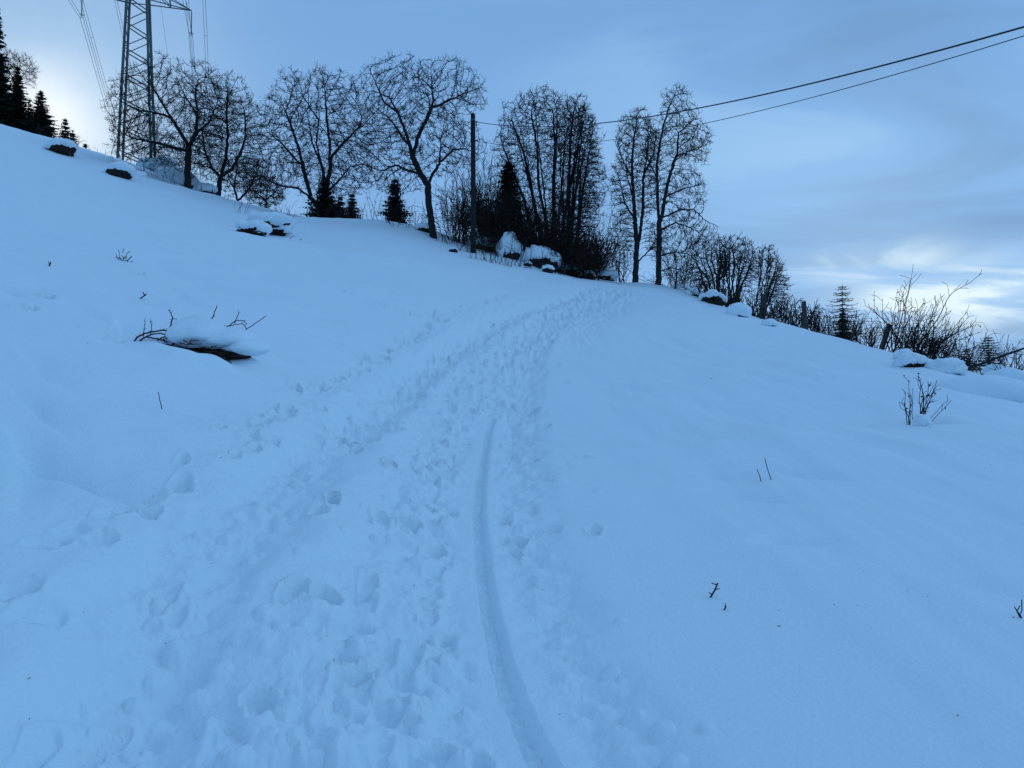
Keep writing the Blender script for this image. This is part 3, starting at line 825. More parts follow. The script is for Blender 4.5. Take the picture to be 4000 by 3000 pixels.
def larch(seed, label, b, h, w, group=None, name="larch_tree", levels=16, tw=.10):
    """leafless larch: tiers of thin limbs that sweep down and turn up, hung with short twigs"""
    rng = np.random.default_rng(seed); b = np.array(b, float)
    P = [np.array((b[0], b[1], min(H(b[0], b[1]) - .4, b[2] - .5)))]; par = [-1]; R = [.02 * h * .5 + .02]
    P.append(b); par.append(0); R.append(R[0])
    n = 30; tr = []
    for i in range(n):
        P.append(b + (rng.normal(0, .01), rng.normal(0, .01), h * (i + 1) / n)); par.append(len(P) - 2); R.append((.018 * h * .5 + .015) * (1 - i / n) + .006); tr.append(len(P) - 1)
    nt = len(P)
    for i in range(levels):
        t = .10 + .88 * i / levels; k0 = tr[min(n - 1, int(t * n))]
        L = w * .56 * (1 - t) ** .75 * rng.uniform(.8, 1.1) + .08
        for a in np.linspace(0, 2 * math.pi, 7)[:-1] + rng.uniform(0, 1):
            l = L * rng.uniform(.7, 1.1); out = np.array((math.cos(a), math.sin(a), 0)); k = k0; m = max(4, int(l / .12))
            o = P[k0].copy()
            for j in range(1, m + 1):
                s = j / m
                P.append(o + out * l * s + (0, 0, l * (-.42 * s + .40 * s ** 2.2)) + rng.normal(0, .008, 3)); par.append(k); R.append(.026 * (1 - s) + .010); k = len(P) - 1
                for _ in range(3):
                    v = rng.normal(0, 1, 3); v[2] = v[2] * .5 - .55; v /= np.linalg.norm(v)
                    P.append(P[k] + v * rng.uniform(.5, 1.5) * tw); par.append(k); R.append(.011)
    P, par, R = np.array(P), np.array(par), np.array(R)
    root = thing(name, label, "tree", tuple(b), group)
    m = np.arange(len(P)) < nt
    V, Fc = tubes(P - b, par, R, m, 6); add("trunk", mesh_np("trunk", V, Fc, M['bark'], True), root)
    V, Fc = tubes(P - b, par, R, ~m, 3); add("crown", mesh_np("crown", V, Fc, M['larch']), root)
    return root

# ------------------------------------------------------------------ rocks and heaps under snow
def noise3(V, sc, seed):
    return (noise2(V[:, 0] / sc + V[:, 2] * .7 / sc, V[:, 1] / sc - V[:, 2] * .4 / sc, seed) + noise2(V[:, 2] / sc + 5.2, (V[:, 0] - V[:, 1]) / sc, seed + 1)) * .7
_ico = {}
def ico(n):
    if n not in _ico:
        import bmesh
        bm = bmesh.new(); bmesh.ops.create_icosphere(bm, subdivisions=n, radius=1.0)
        bm.verts.ensure_lookup_table()
        _ico[n] = (np.array([v.co[:] for v in bm.verts]), np.array([[v.index for v in f.verts] for f in bm.faces]))
        bm.free()
    return _ico[n]
def capped(seed, name, label, loc, size, cat="boulder", bare_dir=(0, -1, 0), bare=0.25, thick=.14, rockmat='rock', rough=.28, sub=4, rz=0.0, inner="rock", group=None, sharp=False, sink=.3, lump=0.12):
    """a rock or heap with snow lying on it: the snow leaves the side facing bare_dir free"""
    U, Fc = ico(sub)
    sx, sy, sz = size
    c, s = math.cos(rz), math.sin(rz)
    n = 1 + rough * 1.3 * noise3(U, .75, seed) - rough * .7 * np.abs(noise3(U, .38, seed + 7)) * 2 + rough * .35 * noise3(U, .16, seed + 8)
    if sharp: n = n - .12 * np.abs(noise3(U, .5, seed + 9))
    B = U * n[:, None] * np.array((sx, sy, sz)) * .5
    bd = np.array(bare_dir, float); bd /= np.linalg.norm(bd)
    mask = sstep(U[:, 2] * 1.0 - (U @ bd) * .50 + .38 * noise3(U, .5, seed + 3) + .30 * noise3(U, .2, seed + 4), bare - .10, bare + .12)
    lumpy = 1 + lump * noise3(U, .35, seed + 5) + lump * .5 * noise3(U, .15, seed + 6)
    Nn = U / np.array((sx, sy, sz)); Nn /= np.linalg.norm(Nn, axis=1)[:, None]
    SN = B * (1 + .0) + Nn * (mask * thick * lumpy * (0.55 + .45 * np.clip(U[:, 2], 0, 1)) - (1 - mask) * .07)[:, None]
    SN[:, 2] += mask * thick * .25
    rot = np.array([[c, s, 0], [-s, c, 0], [0, 0, 1]])
    root = thing(name, label, cat, tuple(loc), group)
    off = np.array((0, 0, sz * (.5 - sink)))
    add(inner, mesh_np(inner, B @ rot + off, Fc, M[rockmat], not sharp), root)
    add("snow_cap", mesh_np("snow_cap", SN @ rot + off, Fc, M['snow'], True), root)
    return root
def mound(seed, label, loc, size, name="snow_mound", group=None, rough=.25, sub=4, rz=0.0, sink=.42):
    U, Fc = ico(sub); c, s = math.cos(rz), math.sin(rz)
    n = 1 + rough * noise3(U, .8, seed) + rough * .35 * noise3(U, .3, seed + 4)
    B = U * n[:, None] * np.array(size) * .5
    rot = np.array([[c, s, 0], [-s, c, 0], [0, 0, 1]])
    B = B @ rot + np.array((0, 0, size[2] * (.5 - sink)))
    o = add(name, mesh_np(name, B, Fc, M['snow'], True), None, tuple(loc))
    return tag(o, label, "snow heap", group)

def fan_limbs(rng, bx, by, cx, cy, rx, ry, n, spread, dmax, foot=12):
    """upright stems fanning out from one foot into a rounded crown, in pixels with a depth offset in metres"""
    out = []
    for i in range(n):
        f = (i + .5) / n * 2 - 1 + rng.uniform(-.12, .12)
        a = f * spread
        tx, ty = cx + rx * math.sin(a) * .85, cy - ry * math.cos(a) * rng.uniform(.35, .8)
        x0, y0 = bx + f * foot, by
        d = rng.uniform(-dmax, dmax)
        m = [(x0, y0, 0 if i == 0 else d * .08)]
        for t in (.25, .5, .75, 1.0):
            e = t ** 1.25
            m.append((x0 + (tx - x0) * e + rng.normal(0, 5), y0 + (ty - y0) * t, d * t))
        out.append(m)
    return out

# ------------------------------------------------------------------ lattice pylon and its lines
def unit_beam(name, k=4, m='steel'):
    V, Fc = tubes(np.array([[0, 0, 0], [0, 0, 1.0]]), np.array([-1, 0]), np.array([.7071, .7071]), np.array([True, True]), k)
    return mesh_np(name, V, Fc, M[m])
BEAM = unit_beam("beam")
def beam(name, parent, a, b, w, me=None):
    a, b = Vector(a), Vector(b); d = b - a
    o = bpy.data.objects.new(name, me or BEAM); COL.objects.link(o); o.parent = parent
    o.matrix_local = Matrix.Translation(a) @ d.to_track_quat('Z', 'Y').to_matrix().to_4x4() @ Matrix.Diagonal((w, w, d.length, 1))
    return o
PX, PY = -59.5, 122.0
A1 = Vector((.922, .388, 0)); A2 = Vector((-.388, .922, 0))
B1 = Vector((.9744, .2250, 0)); B2 = Vector((-.2250, .9744, 0))      # the body is turned a little less than its arms
PZ0 = H(PX, PY) - .5
pyl = thing("transmission_tower", "tall grey steel lattice pylon cut off by the top of the picture", "pylon", (PX, PY, PZ0))
def corner(sa, sb, z):                       # z above the camera, local to the tower
    hb, ht, zt = 2.55, 1.55, 63.1
    t = (z - 34.0) / (zt - 34.0)
    h = hb + (ht - hb) * t if t <= 1 else max(.55, ht - (z - zt) * .045)
    p = B1 * (sa * h) + B2 * (sb * h * .62); p.z = z - PZ0; return p
ZTOP = 87.5
for sa in (-1, 1):
    for sb in (-1, 1):
        beam("leg", pyl, corner(sa, sb, PZ0), corner(sa, sb, ZTOP), .30)
# single lacing: left nodes and right nodes alternate going up, front and back alike
z = 34.6; side = -1; dz = 2.05; zs = [z]
while z < ZTOP - 1.0:
    k = .55 + .45 * (1 - max(0, z - 63) / 25)
    z2 = z + dz * (1 if z < 63 else k)
    for sb in (-1, 1):
        beam("brace", pyl, corner(side, sb, z), corner(-side, sb, z2), .135)
    for sa in (-1, 1):
        beam("brace", pyl, corner(sa, side, z), corner(sa, -side, z2), .095)
    side = -side; z = z2; zs.append(z)
V, Fc = join(*[box((0, 0, 0), (.5, .5, 1.0))])
foot_me = mesh_np("footing", *box((0, 0, .3), (.7, .7, 1.2)), M['rock'])
for sa in (-1, 1):
    for sb in (-1, 1):
        o = add("footing", foot_me, pyl); o.location = corner(sa, sb, PZ0)
def lathe(prof, k=10):
    n = len(prof); an = np.arange(k) * 2 * math.pi / k
    V = np.array([[r * math.cos(a), r * math.sin(a), zz] for r, zz in prof for a in an])
    Fc = np.array([[i * k + j, i * k + (j + 1) % k, (i + 1) * k + (j + 1) % k, (i + 1) * k + j] for i in range(n - 1) for j in range(k)])
    return V, Fc
prof = [(.03, 0)]
for i in range(22):
    zz = -.25 - i * .165
    prof += [(.045, zz), (.115, zz - .05), (.12, zz - .065), (.045, zz - .085)]
prof += [(.03, -4.1)]
INS = mesh_np("insulator", *lathe(prof, 8), M['insulator'], True)
rp = [(.30 * math.cos(a), .30 * math.sin(a) * 1.0, -3.75) for a in np.linspace(0, 2 * math.pi, 17)]
RING = mesh_np("grading_ring", *tube_path(rp, .035, None, 5), M['steel'])
yk = [tuple(A1 * -.22 + Vector((0, 0, -4.3))), tuple(A1 * -.2 + Vector((0, 0, -4.12))), tuple(A1 * .2 + Vector((0, 0, -4.12))), tuple(A1 * .22 + Vector((0, 0, -4.3)))]
YOKE = mesh_np("yoke", *tube_path(yk, .05, None, 5), M['steel'])
ARMS = [(63.1, 7.85), (72.6, 9.6), (82.0, 6.2)]
CLAMPS = {}
for zi, ln in ARMS:
    for s, nm in ((-1, 'L'), (1, 'R')):
        tip = A1 * (s * ln); tip.z = zi - PZ0
        for sb in (-1, 1):
            r0 = corner(s, sb, zi); beam("crossarm_chord", pyl, r0, tip, .17)
            r1 = corner(s, sb, zi + 2.6); beam("crossarm_chord", pyl, r1, tip, .13)
            m0 = r0.lerp(tip, .5); m1 = r1.lerp(tip, .5); beam("crossarm_strut", pyl, m0, m1, .09)
            beam("crossarm_strut", pyl, m0, r1, .08)
        beam("crossarm_strut", pyl, corner(s, -1, zi).lerp(tip, .5), corner(s, 1, zi).lerp(tip, .5), .09)
        io = add("insulator", INS, pyl); io.location = tip
        add("grading_ring", RING, io); add("yoke", YOKE, io)
        w = Vector((PX, PY, PZ0)) + tip; CLAMPS[(zi, nm)] = w + Vector((0, 0, -4.3))
    for sb in (-1, 1): beam("crossarm_chord", pyl, corner(-1, sb, zi), corner(1, sb, zi), .15)
apex = Vector((0, 0, ZTOP + 1.6 - PZ0))
for sa in (-1, 1):
    for sb in (-1, 1): beam("leg", pyl, corner(sa, sb, ZTOP), apex, .2)

def span_pts(p0, direction, slope, c, length, n=40):
    out = []
    for t in np.linspace(0, 1, n) ** 1.3 * length:
        out.append((p0[0] + direction[0] * t, p0[1] + direction[1] * t, p0[2] - slope * t + c * t * t))
    return out
SPACER = unit_beam("spacer", 4, 'wire')
def bundle(name, label, p0, direction, slope, c, length, spacers, group):
    root = thing(name, label, "power line", tuple(p0), group)
    for s in (-.22, .22):
        o0 = A1 * s
        pts_ = [Vector(p) - Vector(p0) + o0 for p in span_pts(p0, direction, slope, c, length)]
        V, Fc = tube_path(pts_, .032, None, 4)
        add("conductor", mesh_np("conductor", V, Fc, M['wire']), root)
    for t in spacers:
        p = Vector((direction[0] * t, direction[1] * t, -slope * t + c * t * t))
        beam("spacer", root, p - A1 * .22, p + A1 * .22, .045, SPACER)
    return root
FAR = (-.367, 1.0); NEAR = (.36, -1.0)
words = {(63.1, 'L'): ("leftmost", "lower left"), (63.1, 'R'): ("rightmost", "lower right"), (72.6, 'L'): ("middle", "wide middle left"), (72.6, 'R'): ("middle", "wide middle right"),
         (82.0, 'L'): ("upper", "upper left"), (82.0, 'R'): ("upper", "upper right")}
for i, (k, p) in enumerate(CLAMPS.items()):
    arm = words[k][1]
    bundle("power_line", f"twin wires running away down the valley from the {arm} pylon arm", p, FAR, .178, .00028, 330, (14 + 3 * (i % 3), 46 + 4 * (i % 2), 82), "twin wires of the pylon")
    bundle("power_line", f"twin wires coming over the slope to the {arm} pylon arm", p, NEAR, .19, .00075, 210, (30, 66), "twin wires of the pylon")
ap = Vector((PX, PY, PZ0)) + apex
for dr, sl, c, ln, lb in ((FAR, .165, .00028, 330, "thin single earth wire running away from the pylon tip"), (NEAR, .17, .0007, 210, "thin single earth wire coming over the slope to the pylon tip")):
    V, Fc = tube_path([Vector(p) - ap for p in span_pts(ap, dr, sl, c, ln)], .024, None, 4)
    tag(add("earth_wire", mesh_np("earth_wire", V, Fc, M['wire']), None, tuple(ap)), lb, "power line")

# ------------------------------------------------------------------ wooden pole and its two cables
pb = ground(1848, 39.0)
top = Vector(at(1848, 450, 39.0))
hp = top.z - pb.z
pole = thing("utility_pole", "plain dark wooden pole standing in the hedge beside the leaning walnut tree", "utility pole", tuple(pb))
V, Fc = tube_path([(0, 0, -.6), (0, 0, hp * .5), (-.02, 0, hp)], .135, .115, 10)
V2, F2 = lathe([(.115, hp - .002), (.12, hp + .03), (.06, hp + .09), (.0, hp + .10)], 10); V2[:, 0] -= .02
add("shaft", mesh_np("shaft", *join((V, Fc), (V2, F2)), M['pole'], True), pole)
add("metal_band", mesh_np("metal_band", *tube_path([(-.02, 0, hp - .30), (-.02, 0, hp - .22)], .125, None, 10), M['steel']), pole)
for zz in (.35, 1.30):
    add("bracket", mesh_np("bracket", *box((.16, -.02, hp - zz), (.14, .05, .06)), M['steel']), pole)
def cable(name, label, a, b, c2, tmax, r, p0, p1):
    pts_ = []
    for t in np.linspace(0, tmax, 60):
        pts_.append(Vector((p0[0] + (p1[0] - p0[0]) * t, p0[1] + (p1[1] - p0[1]) * t, a + b * t + c2 * t * t)))
    o0 = pts_[0]
    V, Fc = tube_path([p - o0 for p in pts_], r, None, 6)
    return tag(add(name, mesh_np(name, V, Fc, M['cable']), None, tuple(o0)), label, "cable")
def fit(pts3):
    (t0, z0), (t1, z1), (t2, z2) = pts3
    Am = np.array([[1, t, t * t] for t in (t0, t1, t2)]); return np.linalg.solve(Am, np.array([z0, z1, z2]))
def cable_from(px_list, y0, y1, name, label, r):
    P0 = at(px_list[0][0], px_list[0][1], y0); P1 = at(px_list[2][0], px_list[2][1], y1)
    u = (px_list[1][0] - 2000) / F
    def col(t):
        q = at(px_list[1][0], px_list[1][1], 1.0)
        return (P0[0] + (P1[0] - P0[0]) * t) - q[0] * (P0[1] + (P1[1] - P0[1]) * t)
    lo, hi = 0.0, 1.0
    for _ in range(50):
        m = (lo + hi) / 2
        if col(m) < 0: lo = m
        else: hi = m
    Ym = P0[1] + (P1[1] - P0[1]) * lo
    zm = at(px_list[1][0], px_list[1][1], Ym)[2]
    a, b, c2 = fit([(0, P0[2]), (lo, zm), (1, P1[2])])
    return cable(name, label, a, b, c2, 1.55, r, P0, P1)
cable_from([(1862, 476), (2650, 437), (4000, 105)], 39.0, 12.0, "overhead_cable", "thick dark twisted cable, upper of the two from the wooden pole", .016)
cable_from([(1862, 552), (2790, 474), (4000, 140)], 39.0, 12.5, "overhead_wire", "thin dark wire, lower of the two from the wooden pole", .0085)

# ------------------------------------------------------------------ bare fruit trees on the crest
crown_tree(11, "walnut_tree", "bare round-crowned walnut nearest the pylon, short thick trunk", 51,
    [[(733, 735), (733, 650, .1), (737, 572, .2)],
     [(737, 572, .2), (705, 520, -.3), (668, 460, -.5), (625, 390, -.6), (590, 330, -.4)],
     [(737, 590, .2), (690, 580, .5), (620, 560, .9), (540, 545, 1.0), (470, 520, .8)],
     [(737, 572, .2), (765, 520, .4), (772, 450, .8), (762, 370, 1.0), (775, 300, 1.0)],
     [(765, 520, .4), (815, 480, -.4), (850, 400, -.9)],
     [(668, 460, -.5), (610, 440, -1.2), (540, 430, -1.6)], [(772, 450, .8), (720, 370, 1.8), (690, 300, 2.2)]],
    [(655, 450, 225, 212), (790, 440, 130, 200), (545, 545, 125, 115), (700, 610, 170, 70)], 1900, .19, .30, .0095, .21, 2200, .45, snow=(.05, .35, 1))
crown_tree(12, "walnut_tree", "bare walnut with low forked trunk, behind and right of the round one", 53,
    [[(853, 757), (858, 710), (862, 690)],
     [(862, 690), (825, 655, .3), (800, 590, .4), (790, 520, .6), (800, 440, .4)],
     [(862, 690), (880, 630, -.3), (890, 540, -.5), (885, 450, -.4), (890, 360, -.4)],
     [(862, 690), (905, 660, .4), (940, 600, .6), (960, 530, .8), (955, 440, .9)],
     [(825, 655, .3), (770, 640, .9), (700, 640, 1.2)]],
    [(880, 500, 130, 220), (940, 520, 115, 170), (810, 620, 120, 95), (930, 660, 110, 70)], 1300, .20, .31, .0095, .17, 1500, .45)
crown_tree(13, "apple_tree", "small bare tree with two thin trunks below the pair of walnuts", 58,
    [[(930, 790), (915, 740), (895, 700)], [(930, 785), (975, 735), (1000, 680)], [(915, 740), (920, 690, .5), (930, 640, .8)]],
    [(930, 690, 90, 85), (1000, 690, 70, 75)], 520, .20, .32, .010, .10, 600, .4)
crown_tree(14, "apple_tree", "low bare bushy tree behind the snow covered brush pile", 57,
    [[(1040, 812), (1040, 770), (1045, 740)], [(1040, 790), (1005, 755, .3), (980, 730, .4)], [(1040, 780), (1075, 750, -.3), (1095, 725, -.4)]],
    [(1035, 755, 85, 60)], 380, .18, .30, .010, .08, 600, .35)
crown_tree(15, "walnut_tree", "wide bare walnut rising behind the dark spruce", 48,
    [[(1266, 868), (1262, 800), (1268, 760)],
     [(1262, 830), (1210, 770, -.2), (1165, 735, -.3), (1090, 725, -.6), (1020, 690, -.8)],
     [(1215, 770, -.2), (1190, 680, -.4), (1170, 590, -.5), (1140, 500, -.6), (1110, 420, -.5)],
     [(1268, 760), (1262, 660, .2), (1235, 560, .4), (1245, 470, .5), (1180, 370, .6)],
     [(1268, 760), (1290, 660, .4), (1288, 560, .6), (1275, 460, .7), (1270, 350, .6)],
     [(1288, 620, .5), (1340, 560, -.3), (1400, 500, -.9)],
     [(1268, 760), (1310, 720, -.6), (1370, 650, -1.2), (1430, 640, -1.6)],
     [(1170, 640, -.4), (1100, 560, .7), (1040, 510, 1.2)], [(1262, 660, .2), (1220, 560, 1.6), (1200, 440, 2.4)]],
    [(1245, 480, 220, 210), (1110, 570, 130, 190), (1375, 620, 115, 160), (1050, 690, 90, 70), (1250, 690, 200, 70)], 2100, .19, .30, .0095, .22, 2300, .42, snow=(.055, .4, 2))
crown_tree(16, "walnut_tree", "bare walnut with a leaning kinked trunk beside the wooden pole", 40.5,
    [[(1692, 922), (1685, 860), (1674, 800), (1672, 750), (1670, 722)],
     [(1670, 722), (1640, 675, -.1), (1612, 615, -.2), (1590, 530, -.3), (1555, 440, -.4), (1520, 380, -.5), (1455, 352, -.5)],
     [(1612, 615, -.2), (1630, 540, .1), (1670, 460, .3), (1695, 390, .4), (1683, 340, .5)],
     [(1695, 420, .4), (1745, 395, .5), (1790, 375, .6)],
     [(1670, 722), (1690, 680, .2), (1716, 640, .3), (1722, 580, .3), (1722, 540, .3)],
     [(1718, 635, .3), (1770, 585, .0), (1815, 580, -.2), (1870, 600, -.3)],
     [(1645, 680, -.1), (1590, 665, .3), (1545, 645, .6), (1500, 665, .8)],
     [(1555, 440, -.4), (1500, 400, -1.2), (1440, 260, -1.3)], [(1590, 560, -.3), (1520, 460, 1.4), (1480, 430, 1.8), (1410, 470, 2.0)]],
    [(1560, 365, 180, 135), (1740, 350, 150, 120), (1640, 560, 215, 140), (1445, 580, 90, 150), (1850, 380, 60, 75), (1560, 700, 130, 60), (1800, 560, 100, 110)], 1800, .175, .27, .0085, .175, 1900, .38)
# ------------------------------------------------------------------ tall trees by the path
crown_tree(17, "ash_tree", "tall slender bare tree with two close stems left of the path crest", 43.5,
    [[(2483, 1112), (2484, 1040), (2487, 960), (2480, 850), (2473, 740), (2468, 620), (2480, 520), (2490, 450)],
     [(2487, 990), (2503, 900, .2), (2513, 800, .3), (2512, 700, .4), (2530, 590, .5), (2535, 480, .5)],
     [(2484, 1030, 0), (2530, 985, .4), (2570, 930, .8)], [(2480, 860), (2440, 790, -.3), (2420, 700, -.5)], [(2473, 700), (2430, 620, .5), (2405, 560, .8)],
     [(2476, 780), (2450, 690, .8), (2445, 600, 1.2)], [(2486, 1080), (2440, 1040, -.4), (2400, 1010, -.6)], [(2512, 690, .4), (2555, 600, -.3), (2560, 520, -.5)]],
    [(2490, 560, 90, 130), (2440, 740, 70, 150), (2520, 720, 60, 170), (2440, 900, 60, 90), (2560, 950, 40, 80)], 1100, .19, .30, .0085, .16, 1300, .4, mw='bark_grey')
crown_tree(18, "ash_tree", "tallest bare tree at the path crest, long low boughs reaching right", 43,
    [[(2572, 1112), (2573, 1020), (2576, 900), (2570, 780), (2566, 640), (2585, 520), (2610, 430), (2640, 355)],
     [(2580, 870), (2596, 780, .2), (2615, 690, .3), (2645, 600, .4), (2650, 520, .4), (2700, 480, .4), (2745, 430, .4)],
     [(2590, 850, .1), (2650, 822, -.3), (2710, 818, -.5), (2755, 860, -.6), (2810, 888, -.7)],
     [(2573, 900), (2640, 870, .5), (2700, 890, .8), (2760, 930, 1.0)],
     [(2573, 1000), (2640, 985, -.5), (2720, 1000, -.7)], [(2573, 1060), (2620, 1045, .4), (2690, 1065, .6)], [(2576, 890), (2540, 870, .4), (2515, 850, .6)],
     [(2600, 770, .2), (2660, 740, -.6), (2740, 720, -.9)], [(2640, 610, .4), (2700, 590, .9), (2760, 570, 1.2)], [(2568, 700), (2530, 620, .3), (2520, 560, .4)]],
    [(2640, 400, 65, 75), (2640, 540, 120, 120), (2720, 560, 65, 90), (2650, 760, 110, 130), (2660, 930, 120, 90), (2620, 1040, 70, 50), (2545, 620, 50, 110)], 1250, .19, .29, .0085, .155, 1500, .4, mw='bark_grey')
rg = np.random.default_rng(77)
# ------------------------------------------------------------------ many-stemmed trees
crown_tree(21, "hornbeam_tree", "big dense bare tree with many upright stems behind the hedge", 44,
    fan_limbs(rg, 2150, 1000, 2125, 620, 225, 255, 13, 1.25, 2.2, 55),
    [(2090, 560, 170, 205), (2230, 560, 120, 150), (2020, 680, 110, 140), (2180, 780, 160, 130), (2120, 420, 110, 70), (2000, 560, 70, 90)], 2700, .20, .32, .0095, .27, 1900, .42, mt='bark', hollow=.1, snow=(.04, .3, 3))
crown_tree(22, "hornbeam_tree", "bare tree with a heavy leaning top on the right side of the hedge", 43,
    fan_limbs(rg, 2225, 1010, 2240, 660, 120, 250, 9, .8, 1.2, 25) + [[(2215, 800, .2), (2225, 650, .2), (2228, 540, .2), (2240, 440, .2)]],
    [(2250, 560, 95, 170), (2300, 700, 75, 150), (2240, 830, 110, 120), (2250, 430, 60, 60)], 1650, .20, .32, .0095, .21, 1500, .42, mt='bark', hollow=.1, snow=(.04, .3, 4))
crown_tree(23, "hazel_tree", "fan shaped bare clump behind the posts, right of the tallest tree", 42,
    fan_limbs(rg, 2800, 1185, 2770, 1050, 110, 125, 10, 1.0, .9, 22),
    [(2770, 1030, 85, 100), (2710, 1070, 60, 80), (2800, 970, 60, 55)], 520, .16, .26, .0085, .12, 500, .32, mt='bark', hollow=.1)
crown_tree(24, "hazel_tree", "rounded bare fan shaped tree with a dark ivy clump", 41,
    fan_limbs(rg, 2862, 1190, 2885, 1040, 100, 125, 12, 1.0, .9, 25),
    [(2885, 1020, 80, 105), (2920, 1070, 60, 80), (2850, 1000, 50, 90)], 560, .16, .26, .0085, .12, 500, .32, mt='bark', hollow=.1)
crown_tree(25, "hazel_tree", "bare upright fan shaped tree standing alone behind the tall square post", 35,
    fan_limbs(rg, 2972, 1240, 3010, 1080, 75, 130, 11, .95, .8, 14),
    [(3000, 1060, 50, 105), (3040, 1120, 45, 80), (2985, 1020, 35, 60)], 480, .14, .22, .0075, .09, 450, .28, mt='bark', hollow=.1)
iv = Vector(at(2822, 1045, 40.6))
ivy = leaf_quads(np.random.default_rng(5), np.array(tuple(iv)) + np.random.default_rng(6).normal(0, 1, (300, 3)) * (.16, .15, .42), 260, .17, 0)
tag(add("ivy_clump", mesh_np("ivy_clump", ivy[0] - np.array(tuple(iv)), ivy[1], M['needle']), None, tuple(iv)), "dark ivy clump hanging in the rounded fan tree", "ivy")
shrub(26, "hazel_bush", "bare bushes filling the gap between the hedge and the two tall trees", 2360, 44,
    [(rg.uniform(-70, 90), rg.normal(.05, .35), rg.normal(0, .2), rg.uniform(1.4, 3.8)) for _ in range(54)], mt='bark', r_tip=.008, r_stem=.035, step=.2, side_rate=2.4, side_len=1.2, up=.05, curve=.07, split=.02)
shrub(27, "hazel_bush", "low tangled bare bushes behind the foot of the tallest tree", 2670, 45,
    [(rg.uniform(-80, 60), rg.normal(.1, .5), rg.normal(0, .2), rg.uniform(.8, 2.6)) for _ in range(50)], mt='bark', r_tip=.008, r_stem=.03, step=.18, side_rate=2.4, side_len=1.0, up=.0, curve=.08, split=.02)

# ------------------------------------------------------------------ conifers
spruce(31, "dark broad spruce in front of the wide walnut's trunk", 1268, 862, 47.4, 2.75, 2.9, dens=1.3, droop=.45)
spruce(32, "small dark spruce leaning on the right of the broad spruce", 1375, 862, 54, 1.95, 1.5, dens=1.2)
spruce(321, "lowest dark spruce wedged between the two others under the walnut", 1330, 865, 54, 1.75, 1.6, dens=1.2)
spruce(33, "dark cone shaped spruce standing alone between two walnuts", 1543, 862, 50, 2.75, 2.0, dens=1.4, droop=.3, bare=.02, point=1.3)
spruce(34, "dark ragged spruce inside the hedge right of the brown leaved beech bush", 1985, 950, 43, 4.6, 2.3, dens=1.2, bare=.1, point=1.7)
G = "spruces on the left skyline"
spruce(41, "tall broken-topped spruce, second from the left edge", 65, 545, 86, 8.3, 4.0, G, bare=.12, gap=.15, levels=30)
spruce(42, "full dark spruce right of the bare birch", 157, 562, 84, 5.9, 4.4, G, levels=22, dens=1.1)
spruce(43, "thin sparse spruce squeezed left of the full dark spruce", 116, 550, 84, 4.6, 1.9, G, gap=.4, levels=18)
spruce(44, "mid-sized pointed spruce above the dark brush heap", 254, 580, 82, 3.3, 2.0, G, levels=14)
spruce(45, "squat spruce touching the pointed one on its right", 283, 592, 80, 2.2, 1.7, G, levels=10)
spruce(46, "tiny round spruce on the skyline left of the pylon", 333, 604, 78, 1.15, 1.0, G, levels=7)
spruce(47, "tiny flat spruce tip between the squat and the round spruce", 304, 600, 79, .75, .9, G, levels=5)
spruce(48, "huge dark conifer cut off by the left edge", -22, 540, 84, 15.5, 4.4, G, levels=44, gap=.38, droop=.5)
spruce(49, "dark spruce at the very left edge under the huge conifer", 2, 540, 88, 7.6, 3.0, G, levels=24)
crown_tree(50, "birch_tree", "bare feathery birch leaning out behind the left spruces", 92,
    [[(40, 545), (50, 400), (62, 310), (80, 250)], [(55, 360), (85, 300), (115, 260)], [(50, 400), (90, 330), (125, 310)], [(60, 320), (30, 270), (10, 240)]],
    [(80, 270, 62, 60), (20, 250, 50, 60), (115, 300, 30, 40)], 420, .35, .5, .011, .075, 500, .7)
larch(60, "bare tiered larch rising behind the fence line", Vector(at(3292, 1330, 72)), 5.4, 4.9, levels=17)
larch(61, "far hazy larch behind the fallen branch", Vector(at(3862, 1450, 60)), 2.8, 2.9, levels=13, tw=.12)
larch(62, "smaller larch left of the far hazy larch", Vector(at(3775, 1450, 64)), 2.0, 2.6, levels=10, tw=.12)
spruce(63, "dark young spruce at the foot of the tiered larch", 3292, 1345, 60, 2.6, 1.9, levels=12, dens=1.2)

# ------------------------------------------------------------------ hedge on the bank
TH = np.random.default_rng(91)
Pp, Qp, base0 = [], [], 0
Pn, parn = [], []
for i in range(285):
    px = TH.uniform(1930, 2330) if i > 35 else TH.uniform(1770, 1930); Y = TH.uniform(39.5, 43.5)
    g = ground(px, Y); hgt = TH.uniform(1.0, 3.6) * (1.0 if px < 2230 else .75)
    P_, par_ = stems_plant(9000 + i, tuple(g), [((TH.uniform(-.2, .2), 0, 0), (TH.normal(.08, .45), TH.normal(0, .2), 1), hgt) for _ in range(3)], .22, 2.4, .9, .04, .09, 2, clear=hidden(px, Y))
    o = len(Pn); Pn += list(P_); parn += [q + o if q >= 0 else -1 for q in par_]
Pn, parn = np.array(Pn), np.array(parn)
Rn = np.full(len(Pn), .0125)
o0 = Pn[0].copy()
V, Fc = tubes(Pn - o0, parn, Rn, parn >= 0, 3)
thk = add("thicket", mesh_np("thicket", V, Fc, M['brown_twig']), None, tuple(o0))
lowp = Pn[Pn[:, 2] > -50]; rk_ = np.array([vis_z(2000 + p[0] / p[1] * F, p[1]) for p in lowp[::6]])
lowp = lowp[::6][(lowp[::6][:, 2] - rk_ < 2.5) & (lowp[::6][:, 2] - rk_ > 0)]
lq = leaf_quads(TH, lowp, 4200, .12, -1)
tag(add("leaves", mesh_np("leaves", lq[0] - o0, lq[1], M['dry_leaf']), thk), kind='stuff')
tag(thk, "dense dark brown thicket of twigs on the bank", None, None, 'stuff')
